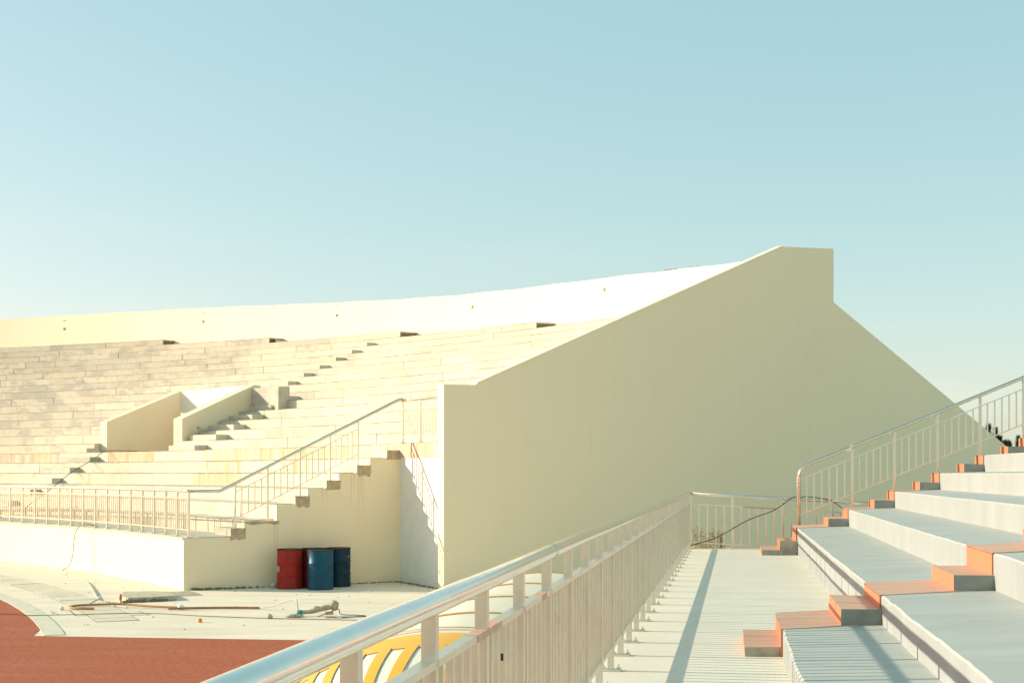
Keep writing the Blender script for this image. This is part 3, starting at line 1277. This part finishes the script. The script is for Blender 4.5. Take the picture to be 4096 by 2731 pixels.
# walkway-level steps
step_block(1.83, 2.125, 11.19, 12.46, WALK_Z, WALK_Z + 0.075, 'step_raw')
step_block(4.40, 4.77, 25.05, 26.4, WALK_Z, WALK_Z + 0.095, 'step_raw')
step_block(4.73, 5.05, 25.12, 26.42, WALK_Z, WALK_Z + 0.25, 'step_raw')
for i in range(0, 8):
    y = 11.4
    for _ in range(20):
        x = edge_x(i + 1, y)
        y = near_n(x)
    step_block(x - 0.335, x + 0.02, near_n(x - 0.2), near_f(x), RZ[i] + 0.004, RZ[i] + 0.15, 'step_side')
for i in range(1, 9):
    y = 25.5
    for _ in range(20):
        x = edge_x(i + 1, y)
        y = far_n(x)
    step_block(x - 0.37, x + 0.02, far_n(x - 0.2), 26.62, RZ[i] + 0.004, RZ[i] + 0.165, 'step_side')

# --- stair rail at the far end of the right stand
rrail = thing("stair_railing", "steel stair railing rising along the far edge of the grey terraces", "railing")
ry = 26.58


def rr_z(x):
    return EYE + 0.09 + (x - 5.36) * 0.405


q = MB()
q.tube([(5.36, ry, EYE - 0.96), (5.36, ry, EYE - 0.06), (5.372, ry, EYE + 0.02), (5.41, ry, EYE + 0.078), (5.48, ry, rr_z(5.52)), (5.7, ry, rr_z(5.72)), (8, ry, rr_z(8)), (12.6, ry, rr_z(12.6))], 0.034, 16)
q.build("handrail", M['steel_far'], rrail, smooth=True)
xs = [5.36, 6.36, 7.15, 7.95, 8.75, 9.56, 10.4, 11.2, 12.0]
for nm, dz, th in (("top_bar", -0.21, 0.020), ("bottom_bar", -0.87, 0.022)):
    q = MB()
    q.bar((5.37, ry, rr_z(5.37) + dz), (12.1, ry, rr_z(12.1) + dz), 0.025, th)
    q.build(nm, M['steel_flat'], rrail)
for i, x in enumerate(xs):
    lev = max([k for k in range(1, 10) if edge_x(k, ry) < x + 0.02] + [1])
    zb = RZ[lev] + 0.01
    if i > 0:
        q = MB()
        q.box(-0.022, 0.022, -0.022, 0.022, 0, rr_z(x) - 0.03 - zb)
        q.build("post", M['steel_flat'], rrail, loc=(x, ry, zb))
    if i < len(xs) - 1:
        nb = 6 if i == 0 else 5
        for k in range(1, nb + 1):
            xx = x + (xs[i + 1] - x) * k / (nb + 1)
            q = MB()
            q.box(-0.0115, 0.0115, -0.0115, 0.0115, -0.87, -0.21)
            q.build("baluster", M['steel_flat'], rrail, loc=(xx, ry, rr_z(xx)))
q = MB()
q.tube([(6.30, ry - 0.04, rr_z(6.33) + 0.03), (6.36, ry - 0.045, rr_z(6.36) + 0.045), (6.42, ry - 0.02, rr_z(6.4) - 0.02), (6.40, ry - 0.045, rr_z(6.4) - 0.12), (6.43, ry - 0.04, rr_z(6.4) - 0.16)], 0.006, 6)
q.tube([(6.36, ry - 0.045, rr_z(6.36) + 0.04), (6.30, ry - 0.05, rr_z(6.36) - 0.08)], 0.005, 6)
q.build("tied_string", M['string'], rrail)
q = MB()
for dz in (-0.16, -0.22):
    q.tube([(5.31, ry - 0.02, EYE - 0.0 + dz), (5.33, ry - 0.045, EYE + 0.004 + dz), (5.39, ry - 0.045, EYE - 0.01 + dz), (5.42, ry - 0.02, EYE - 0.02 + dz)], 0.006, 6)
q.build("tied_string", M['string'], rrail)
place(rrail, (5.36, ry, RZ[1]))

# ------------------------------------------------------------------ oil drums
def drum(name_lbl, x, y, body, rot, lid=True, marks=None, dz=0.0):
    root = thing("oil_drum", name_lbl, "drum", "steel drums in the shade of the stepped wall")
    H = 0.875
    prof = [(0.0, 0.01), (0.275, 0.01), (0.283, 0.0), (0.287, 0.012), (0.282, 0.03), (0.281, 0.27)]
    for zc in (0.295, 0.575):
        prof += [(0.281, zc - 0.022), (0.288, zc - 0.013), (0.2915, zc), (0.288, zc + 0.013), (0.281, zc + 0.022)]
    prof += [(0.281, 0.84), (0.282, 0.853)]
    q = MB()
    q.lathe(prof, 48)
    # small dents
    V = []
    for (a_, b_, c_) in q.v:
        an = atan2(b_, a_)
        k = 1 - 0.012 * max(0, sin(3 * an + rot)) * max(0, sin(c_ * 7 + rot * 2)) ** 2
        V.append((a_ * k, b_ * k, c_))
    q.v = V
    q.build("body", M[body], root, smooth=True)
    q = MB()
    q.lathe([(0.282, 0.853), (0.289, 0.857), (0.289, 0.872), (0.282, 0.877), (0.274, 0.872), (0.272, 0.850)], 48)
    q.build("rim", M['rust'], root, smooth=True)
    q = MB()
    q.lathe([(0.273, 0.853), (0.15, 0.851), (0.0001, 0.853)], 40)
    q.lathe([(0.03, 0.852), (0.03, 0.866), (0.0001, 0.866)], 12, o=(0.17, 0.04, 0))
    q.build("lid", M['drum_top'], root)
    for (strokes) in (marks or []):
        q = MB()
        for (a0, z0_, a1, z1_, wd) in strokes:
            n_ = 4
            V, F = [], []
            for i in range(n_ + 1):
                s = i / n_
                an, zz = radians(a0 + (a1 - a0) * s), z0_ + (z1_ - z0_) * s
                wa = wd / 0.29
                for sg in (-1, 1):
                    V.append((0.2945 * cos(an + sg * wa / 2), 0.2945 * sin(an + sg * wa / 2), zz))
            for i in range(n_):
                F.append((2 * i, 2 * i + 1, 2 * i + 3, 2 * i + 2))
            q.add(V, F)
        q.build("white_lettering", M['letter'], root)
    root.location = (x, y, 0.004)
    return root


# painted letters on the left flank of the red drum: the end of a word, "AI"
aw = [[(206, 0.37, 212, 0.50, 0.020), (212, 0.50, 218, 0.37, 0.020), (208, 0.42, 216, 0.42, 0.018)],
      [(225, 0.38, 225, 0.50, 0.022), (221, 0.375, 229, 0.375, 0.016)],
      [(196, 0.37, 200, 0.50, 0.02)]]
drum("red drum with white painted letters, leftmost of the four", -4.96, 31.75, 'drum_red', 0.4, marks=aw)
drum("dark red drum half hidden behind the bright red and blue ones", -4.47, 32.06, 'drum_red2', 1.7)
drum("bright blue drum standing in front of the other three", -4.24, 31.48, 'drum_blue', 2.9, marks=[[(186, 0.36, 187, 0.49, 0.03)]])
drum("dark blue drum, rightmost and tallest looking of the four", -3.95, 32.30, 'drum_blue2', 4.0,
     marks=[[(-12, 0.34, -11, 0.44, 0.03)], [(-30, 0.67, -30, 0.70, 0.018)]])

# ------------------------------------------------------------------ vinyl vault beside the walkway
vault = thing("vaulted_cover", "low white barrel-vaulted vinyl cover with yellow ribbed end below the railing", "cover")
ax = math.atan(0.137)
VD = (sin(ax), cos(ax))                  # along the vault, away from the camera
VN = (cos(ax), -sin(ax))                 # to the right
VH, VW = 1.10, 1.72


def vpt(s, u, k=1.0, off=0.0):
    """s metres along from the arch rim (13.1 m away), u angle across -90..90, k scale"""
    Yr = 13.1
    bx, by = 0.137 * Yr - 2.30, Yr
    c, h_ = sin(radians(u)) * (VW * k + off), cos(radians(u)) * (VH * k + off)
    return (bx + VD[0] * s + VN[0] * c, by + VD[1] * s + VN[1] * c, 0.02 + h_)


def vend(v, u, off=0.0):
    """domed end: v 0 at the rim, 90 at the nose"""
    return vpt(-sin(radians(v)) * (3.1 + off), u, cos(radians(v)), off)


def grid(mb, fn, nu, nv):
    V = [fn(i / nu, j / nv) for j in range(nv + 1) for i in range(nu + 1)]
    F = []
    for j in range(nv):
        for i in range(nu):
            a_ = j * (nu + 1) + i
            F.append((a_, a_ + 1, a_ + nu + 2, a_ + nu + 1))
    mb.add(V, F)


q = MB()
grid(q, lambda i, j: vpt(j * 7.8, -90 + 180 * i), 40, 24)
grid(q, lambda i, j: vend(88 * j, 90 - 180 * i), 40, 22)
q.build("shell", M['vinyl'], vault, smooth=True)
q = MB()
grid(q, lambda i, j: vend(4 + 13 * j, 90 - 180 * i, 0.006), 40, 4)
q.build("yellow_band", M['yellow'], vault, smooth=True)
for u in [-84 + 8.4 * i for i in range(18)]:
    q = MB()
    grid(q, lambda i, j: vend(15 + 60 * j, u + 1.9 - 3.8 * i, 0.007), 5, 16)
    q.build("yellow_rib", M['yellow'], vault, smooth=True)
    q = MB()
    q.tube([vend(16 + 58 * j / 16, u + 2.0, 0.006) for j in range(17)], 0.005, 6)
    q.build("rib_piping", M['gold'], vault, smooth=True)
for s in (0.0, 0.14, 1.6, 3.55, 5.55, 7.6):
    q = MB()
    q.tube([vpt(s, -88 + 176 * i / 40, 1, 0.004) for i in range(41)], 0.016 if s else 0.02, 6)
    q.build("seam", M['gold'] if s else M['vinyl'], vault, smooth=True)
place(vault, (0.137 * 13.1 - 2.30, 13.1, 0.0))


# ------------------------------------------------------------------ hoses, pipe, debris on the apron
def smooth_path(pts, n=8):
    out = []
    k = len(pts)
    for i in range(k - 1):
        p0, p1, p2, p3 = pts[max(0, i - 1)], pts[i], pts[i + 1], pts[min(k - 1, i + 2)]
        for j in range(n):
            s = j / n
            out.append(tuple(0.5 * (2 * p1[t] + (p2[t] - p0[t]) * s + (2 * p0[t] - 5 * p1[t] + 4 * p2[t] - p3[t]) * s * s
                                    + (3 * p1[t] - p0[t] - 3 * p2[t] + p3[t]) * s ** 3) for t in range(3)))
    out.append(pts[-1])
    return out


def tube_thing(name, label, cat, pts, r, mat, n=8, sm=8):
    q = MB()
    q.tube(smooth_path(pts, sm), r, n)
    return tag(q.build(name, M[mat], smooth=True), label, cat)


def at(x, y, z):
    """source pixel -> point on the horizontal plane z"""
    Y = (EYE - z) * 5689.0 / (y - 1893.0)
    return ((x - 2048) / 5689.0 * Y, Y, z)


hp = []
wl = P(53.9, theta_at(53.9, -0.2975), 0)
dirn = (-cos(radians(44)), -sin(radians(44)))
for d_, z_ in ((-0.25, 1.18), (0.0, 1.24), (0.14, 1.20), (0.26, 1.05), (0.31, 0.80), (0.34, 0.50), (0.42, 0.22), (0.62, 0.03)):
    hp.append((wl[0] + dirn[0] * d_ - 0.10 * (d_ > 0.1), wl[1] + dirn[1] * d_ * 1.0, z_))
hp += [(-10.1, 33.6, 0.025), (-9.55, 32.2, 0.025), (-8.93, 30.4, 0.03), (-8.4, 28.85, 0.03), (-8.25, 28.41, 0.08), (-8.16, 28.2, 0.10), (-8.2, 27.6, 0.03)]
tube_thing("hose", "pale grey hose hanging over the sunlit wall and snaking down the apron", "hose", hp, 0.016, 'hose')
tube_thing("hose", "thin grey hose end curling beside the tan pipe", "hose",
           [(-8.1, 28.3, 0.03), (-7.9, 27.8, 0.02), (-7.69, 27.38, 0.02), (-7.3, 26.98, 0.02)], 0.011, 'hose')
pp = thing("pipe", "long tan pipe lying on the concrete apron with a tied joint", "pipe")
q = MB()
q.tube(smooth_path([(-7.84, 26.67, 0.03), (-8.1, 26.69, 0.03), (-8.27, 26.77, 0.03), (-8.37, 26.93, 0.035), (-8.33, 27.12, 0.04), (-8.15, 27.25, 0.045), (-7.52, 27.27, 0.06), (-6.86, 26.97, 0.045), (-6.19, 26.74, 0.04)]), 0.021, 8)
q.build("pipe_run", M['pipe'], pp, smooth=True)
q = MB()
q.tube(smooth_path([(-6.45, 26.66, 0.03), (-6.1, 26.70, 0.035), (-5.4, 26.80, 0.035), (-4.75, 26.82, 0.03)]), 0.023, 8)
q.build("pipe_run", M['pipe'], pp, smooth=True)


def lump(mb, c, rx, ry_, rz_, seed, n=9, jit=0.3, mi=0):
    rr = random.Random(seed)
    prof = []
    P_, F_ = [], []
    m_ = 6
    for i in range(m_ + 1):
        ph = pi * i / m_ - pi / 2
        for j in range(n):
            th_ = 2 * pi * j / n
            k = 1 + rr.uniform(-jit, jit)
            P_.append((c[0] + rx * k * cos(ph) * cos(th_), c[1] + ry_ * k * cos(ph) * sin(th_), max(0.002, c[2] + rz_ * k * sin(ph))))
    for i in range(m_):
        for j in range(n):
            j2 = (j + 1) % n
            F_.append((i * n + j, i * n + j2, (i + 1) * n + j2, (i + 1) * n + j))
    mb.add(P_, F_, mi)


q = MB()
lump(q, (-6.22, 26.72, 0.05), 0.06, 0.045, 0.05, 3)
q.build("tied_rag", M['white'], pp)
q = MB()
lump(q, (-8.45, 26.68, 0.035), 0.045, 0.05, 0.04, 5)
q.build("rag_end", M['white'], pp)
tube_thing("hose", "dark looped hose arching from the tan pipe to the tool pile", "hose",
           [(-4.78, 26.82, 0.03), (-4.5, 26.6, 0.08), (-4.2, 26.25, 0.20), (-3.98, 25.95, 0.275), (-3.9, 25.75, 0.25), (-3.86, 25.6, 0.14), (-3.84, 25.51, 0.02)], 0.013, 'hose')
tube_thing("cable", "thin brown cable stretched across the track and apron", "cable",
           [(-13.5, 26.2, 0.02), (-9.28, 25.78, 0.02), (-8.61, 25.51, 0.018), (-6.79, 25.96, 0.014), (-5.5, 25.45, 0.013), (-4.28, 25.05, 0.013), (-2.56, 24.73, 0.013), (-0.5, 24.3, 0.013)], 0.006, 'cable')
tube_thing("hose", "short white hose end lying on the red track", "hose",
           [(-11.5, 23.9, 0.02), (-9.6, 23.75, 0.03), (-8.75, 23.45, 0.02)], 0.018, 'string')
# surface joints cut in the apron
for a_, b_, c_ in (((-8.28, 26.6), (-7.85, 25.6), 0), ((-8.6, 26.5), (-8.2, 25.75), 0), ((-6.95, 26.45), (-6.55, 25.75), 0), ((-7.85, 25.6), (-6.55, 25.78), 0)):
    q = MB()
    q.bar((*a_, 0.004), (*b_, 0.004), 0.018, 0.005)
    tag(q.build("pavement_joint", M['core']), kind="structure")

# broken slab, patch and rubble
sl = thing("concrete_slab", "broken concrete slab lifted out of the apron near the wall corner", "slab")
q = MB()
top = [(-8.12, 29.72), (-7.6, 29.86), (-7.2, 29.75), (-6.95, 29.2), (-6.78, 28.75), (-7.2, 28.45), (-7.62, 28.22), (-7.9, 28.7)]
q.prism([(x, y, 0.01) for x, y in top], (0, 0, 0.085))
q.build("slab_piece", M['stone'], sl)
q = MB()
for i in range(26):
    s = R.random()
    lump(q, (-7.75 + s * 0.85 + R.uniform(-.05, .05), 28.17 + s * 0.42 + R.uniform(-.06, .02), 0.02), R.uniform(.015, .05), R.uniform(.015, .05), R.uniform(.015, .04), i, 6, 0.35)
tag(q.build("loose_rubble", M['dirt'], sl), kind="stuff")
q = MB()
lump(q, (-7.80, 28.35, 0.09), 0.03, 0.03, 0.07, 77, 6, 0.2)
q.build("wooden_stub", M['pipe'], sl)
place(sl, (-7.4, 29.0, 0))
q = MB()
edge = [(-7.99, 30.28), (-7.5, 30.72), (-7.03, 31.0), (-6.75, 30.5), (-6.5, 29.93), (-6.8, 29.75), (-7.12, 29.62), (-7.5, 29.9)]
q.add([(x, y, 0.006) for x, y in edge], [tuple(range(len(edge)))][::-1])
q.f = [tuple(reversed(f_)) for f_ in q.f]
tag(q.build("mortar_patch", M['mortar']), kind="structure")
q = MB()
for i in range(70):
    s = R.random() ** 1.5
    a_ = radians(29.5)
    rr_ = 54.05 + s * 2.2
    x, y, _ = P(rr_, 29.5, 0)
    d_ = abs(R.gauss(0, 0.07)) + 0.02
    h_ = 0.06 * (1 - s)
    lump(q, (x + sin(a_) * d_, y - cos(a_) * d_, 0.006 + R.random() * h_ * 0.7), R.uniform(.01, .05), R.uniform(.01, .04), R.uniform(.006, .022), 100 + i, 6, 0.45)
for i in range(120):
    s = R.random()
    rr_ = 57.4 + s * 1.65
    x, y, _ = P(rr_, 29.5, 0)
    a_ = radians(29.5)
    d_ = abs(R.gauss(0, 0.08)) + 0.01
    lump(q, (x + sin(a_) * d_, y - cos(a_) * d_, 0.008), R.uniform(.008, .035), R.uniform(.008, .035), R.uniform(.003, .012), 300 + i, 5, 0.4)
for i in range(110):
    tt = 26.95 + R.random() * 2.5
    d_ = abs(R.gauss(0, 0.10)) + 0.01
    x, y, _ = P(59.1 - d_, tt, 0)
    lump(q, (x, y, 0.008), R.uniform(.008, .035), R.uniform(.008, .035), R.uniform(.003, .012), 500 + i, 5, 0.4)
tag(q.build("wall_foot_debris", M['dirt']), "brown dirt and crumbs gathered along the foot of the stepped wall", "debris", kind="stuff")
q = MB()
for i in range(260):
    x = R.uniform(-12.5, -0.5)
    y = R.uniform(23.0, 38)
    if hypot(x - CX, y - CY) > 53.7 or hypot(x - CX, y - CY) < 50.4:
        if not (x > -7 and y < 31):
            continue
    k = R.choice([0.5, 0.6, 0.8, 1.2])
    lump(q, (x, y, 0.003), 0.016 * k, 0.016 * k, 0.007 * k, 900 + i, 5, 0.4)
tag(q.build("grit", M['dirt']), "small brown crumbs scattered over the pale apron", "grit", kind="stuff")

# pile of wrapped tool and rags
tp = thing("power_tool", "rag-wrapped tool with teal fitting lying on the apron", "tool")
q = MB()
q.tube(smooth_path([(-3.78, 25.52, 0.07), (-3.6, 25.53, 0.09), (-3.36, 25.56, 0.15), (-3.22, 25.58, 0.18)]), [0.034 + 0.004 * sin(i * 0.9) + 0.0011 * i for i in range(25)], 10)
lump(q, (-3.20, 25.56, 0.19), 0.085, 0.06, 0.085, 11, 9, 0.2)
lump(q, (-3.50, 25.54, 0.15), 0.09, 0.05, 0.03, 12, 9, 0.25)
q.build("wrapped_body", M['cloth'], tp)
q = MB()
lump(q, (-3.80, 25.50, 0.07), 0.06, 0.05, 0.05, 13, 8, 0.2)
q.build("fitting", M['teal'], tp)
q = MB()
q.tube([(-3.34, 25.45, 0.06), (-3.20, 25.46, 0.07)], 0.03, 8)
q.build("grip", M['pink'], tp)
place(tp, (-3.5, 25.5, 0))
q = MB()
lump(q, (-3.88, 25.32, 0.025), 0.16, 0.09, 0.035, 14, 11, 0.3)
tag(q.build("rag", M['cloth']), "crumpled beige rag beside the wrapped tool", "rag")
q = MB()
q.obox((-3.16, 25.18, 0.004), (0.15, 0.01, 0), (0, 0.12, 0), (0, 0, 0.045))
tag(q.build("concrete_chunk", M['white']), "small white block in front of the wrapped tool", "block")
q = MB()
lump(q, (-4.28, 25.1, 0.04), 0.055, 0.04, 0.05, 15, 6, 0.2)
tag(q.build("concrete_chunk", M['stone']), "small beige chunk lying on the thin cable", "block")
tube_thing("cable", "dark coiled cable behind the wrapped tool", "cable",
           [(-3.45, 25.3, 0.02), (-3.25, 25.38, 0.09), (-3.1, 25.42, 0.14), (-3.05, 25.4, 0.05), (-2.8, 25.6, 0.015), (-2.62, 25.45, 0.015), (-2.9, 25.25, 0.015), (-3.3, 25.15, 0.015)], 0.008, 'cable')
q = MB()
q.lathe([(0.0001, 0.0), (0.03, 0.0), (0.036, 0.02), (0.034, 0.05), (0.022, 0.065), (0.0001, 0.068)], 12)
tag(q.build("orange_pebble", M['cap'], loc=(-5.37, 24.48, 0.004)), "tiny orange bottle top lying alone on the apron", "litter")
q = MB()
q.lathe([(0.0001, 0), (0.05, 0.0), (0.052, 0.01), (0.052, 0.13), (0.03, 0.16), (0.018, 0.17), (0.018, 0.20), (0.0001, 0.20)], 14)
o = q.build("bottle", M['glass'], smooth=True, loc=(-5.36, 31.85, 0.056))
o.rotation_euler = (radians(80), 0, radians(20))
tag(o, "clear bottle lying at the foot of the leftmost red drum", "bottle")
q = MB()
q.obox((-0.09, -0.05, 0), (0.18, 0, 0), (0, 0.10, 0), (0, 0, 0.05))
lump(q, (-0.05, 0, 0.07), 0.06, 0.05, 0.03, 31, 8, 0.3)
tag(q.build("debris_heap", M['mortar'], loc=P(61.6, 45.05, row_z(8) + 0.03)), "small heap of rags on the shaded aisle steps", "debris")

# cable looped over the lower terraces, between the entrance and the railing
tube_thing("cable", "dark cable looped down the bare concrete rows in front of the entrance", "cable",
           [P(60.6, 45.3, row_z(6) + 0.02), P(59.6, 46.1, row_z(6) + 0.03), P(59.0, 46.6, row_z(6) + 0.02), P(58.4, 46.35, row_z(5) + 0.10), P(57.5, 46.0, row_z(4) + 0.08),
            P(56.75, 45.6, row_z(3) + 0.06), P(56.0, 45.1, row_z(2) + 0.05), P(55.2, 44.6, row_z(1) + 0.03), P(54.9, 44.3, Z0 + 0.05)], 0.012, 'cable')

# black cable on the end railing
tube_thing("cable", "twisted black cable slung over the end railing before the shaded wall", "cable",
           [(3.40, 27.12, WALK_Z + 0.07), (3.9, 27.13, WALK_Z + 0.22), (4.5, 27.13, WALK_Z + 0.55), (5.0, 27.13, WALK_Z + 0.74), (5.35, 27.13, WALK_Z + 0.98), (5.5, 27.14, HR - 0.075), (5.62, 27.2, HR - 0.06), (5.9, 27.22, HR - 0.09),
            (6.1, 27.14, HR - 0.14), (6.4, 27.13, WALK_Z + 0.70), (6.8, 27.13, WALK_Z + 0.42), (7.1, 27.13, WALK_Z + 0.30)], 0.0075, 'black')

# dead shrub behind the rail corner
sh = thing("dead_shrub", "dry brown shrub behind the far corner of the walkway railing", "shrub")
q = MB()
rs = random.Random(21)
bx, by = 3.75, 28.4
q.tube([(bx - 0.25, by, 0), (bx - 0.24, by, 1.0), (bx - 0.22, by, 1.45), (bx - 0.15, by, 1.85)], [0.03, 0.025, 0.016, 0.006], 6)
q.tube([(bx + 0.45, by, 0), (bx + 0.43, by, 1.0), (bx + 0.42, by, 1.3)], [0.03, 0.022, 0.015], 6)
q.build("stem", M['twig'], sh)
q = MB()
for i in range(1100):
    x = bx + rs.uniform(-0.38, 0.5)
    z = rs.uniform(0.6, 1.40 + (0.22 if x < bx - 0.15 else 0))
    y = by + rs.uniform(-0.25, 0.25)
    d_ = (rs.uniform(-.10, .10), rs.uniform(-.1, .1), rs.uniform(-.12, .14))
    q.tube([(x, y, z), (x + d_[0], y + d_[1], z + d_[2])], 0.0045, 3, cap=False)
tag(q.build("twigs", M['grass'], sh), kind="stuff")
place(sh, (bx, by, 0))

# ------------------------------------------------------------------ pines beyond the end wall
def pine(lbl, x, y, hgt, wid, seed):
    rp = random.Random(seed)
    root = thing("pine_tree", lbl, "tree", "young pines beyond the flank wall")
    q = MB()
    q.tube([(0, 0, 0), (0.02, 0, hgt * 0.5), (0.0, 0.03, hgt * 0.97)], [0.11, 0.07, 0.015], 7)
    for k in range(16):
        z = hgt * (0.2 + 0.75 * k / 16)
        L_ = wid * (1.05 - z / hgt) + 0.12
        a_ = rp.uniform(0, 2 * pi)
        q.tube([(0, 0, z), (cos(a_) * L_, sin(a_) * L_, z + L_ * 0.55)], [0.025, 0.006], 4)
    q.build("trunk", M['bark'], root)
    q = MB()
    for k in range(2600):
        z = hgt * (0.16 + 0.86 * rp.random())
        env = wid * max(0.05, (1.08 - z / hgt)) ** 0.8
        lobes = 0.65 + 0.35 * sin(z * 5.0 + rp.choice([0, 2, 4]))
        a_ = rp.uniform(0, 2 * pi)
        rad = env * sqrt(rp.random()) * lobes
        c_ = (cos(a_) * rad, sin(a_) * rad, z)
        L_ = rp.uniform(0.10, 0.22)
        d_ = (cos(a_) * L_ * 0.5 + rp.uniform(-.05, .05), sin(a_) * L_ * 0.5 + rp.uniform(-.05, .05), L_ * rp.uniform(0.4, 1.0))
        s_ = (-sin(a_) * 0.022, cos(a_) * 0.022, 0)
        q.add([(c_[0] - s_[0], c_[1] - s_[1], c_[2]), (c_[0] + s_[0], c_[1] + s_[1], c_[2]), (c_[0] + d_[0], c_[1] + d_[1], c_[2] + d_[2])], [(0, 1, 2)], 1 if rp.random() < 0.3 else 0)
    q.build("crown", [M['needle'], M['needle2']], root)
    root.location = (x, y, 0)


for i, (sx, sy, wd, Yd, lb) in enumerate((
        (3954, 1712, 0.75, 58, "tallest young pine peeking above the sloping end of the flank wall"),
        (3982, 1724, 0.60, 60, "slim young pine just right of the tallest one"),
        (3999, 1756, 0.75, 60, "low bushy pine at the middle of the small group"),
        (4021, 1774, 0.70, 59, "short pine second from the right in the group"),
        (4036, 1776, 0.70, 61, "short pine beside the orange step at the right"),
        (4072, 1755, 0.55, 66, "thin pine tip just above the upper orange steps at far right"))):
    pine(lb, (sx - 2048) / 5689 * Yd, Yd, EYE + (1893 - sy) / 5689 * Yd, wd, 40 + i)

# mortar crumbs left on the far parapet top
q = MB()
for i in range(14):
    t = R.choice([R.uniform(33.4, 34.2), R.uniform(34.6, 35.2)])
    x, y, _ = P(wall_r(t) + 0.1, t, 0)
    lump(q, (x, y, wall_top(t) + 0.02), 0.05, 0.04, 0.03, 700 + i, 5, 0.4)
tag(q.build("parapet_crumbs", M['mortar']), "mortar crumbs left on top of the far parapet", "debris", kind="stuff")
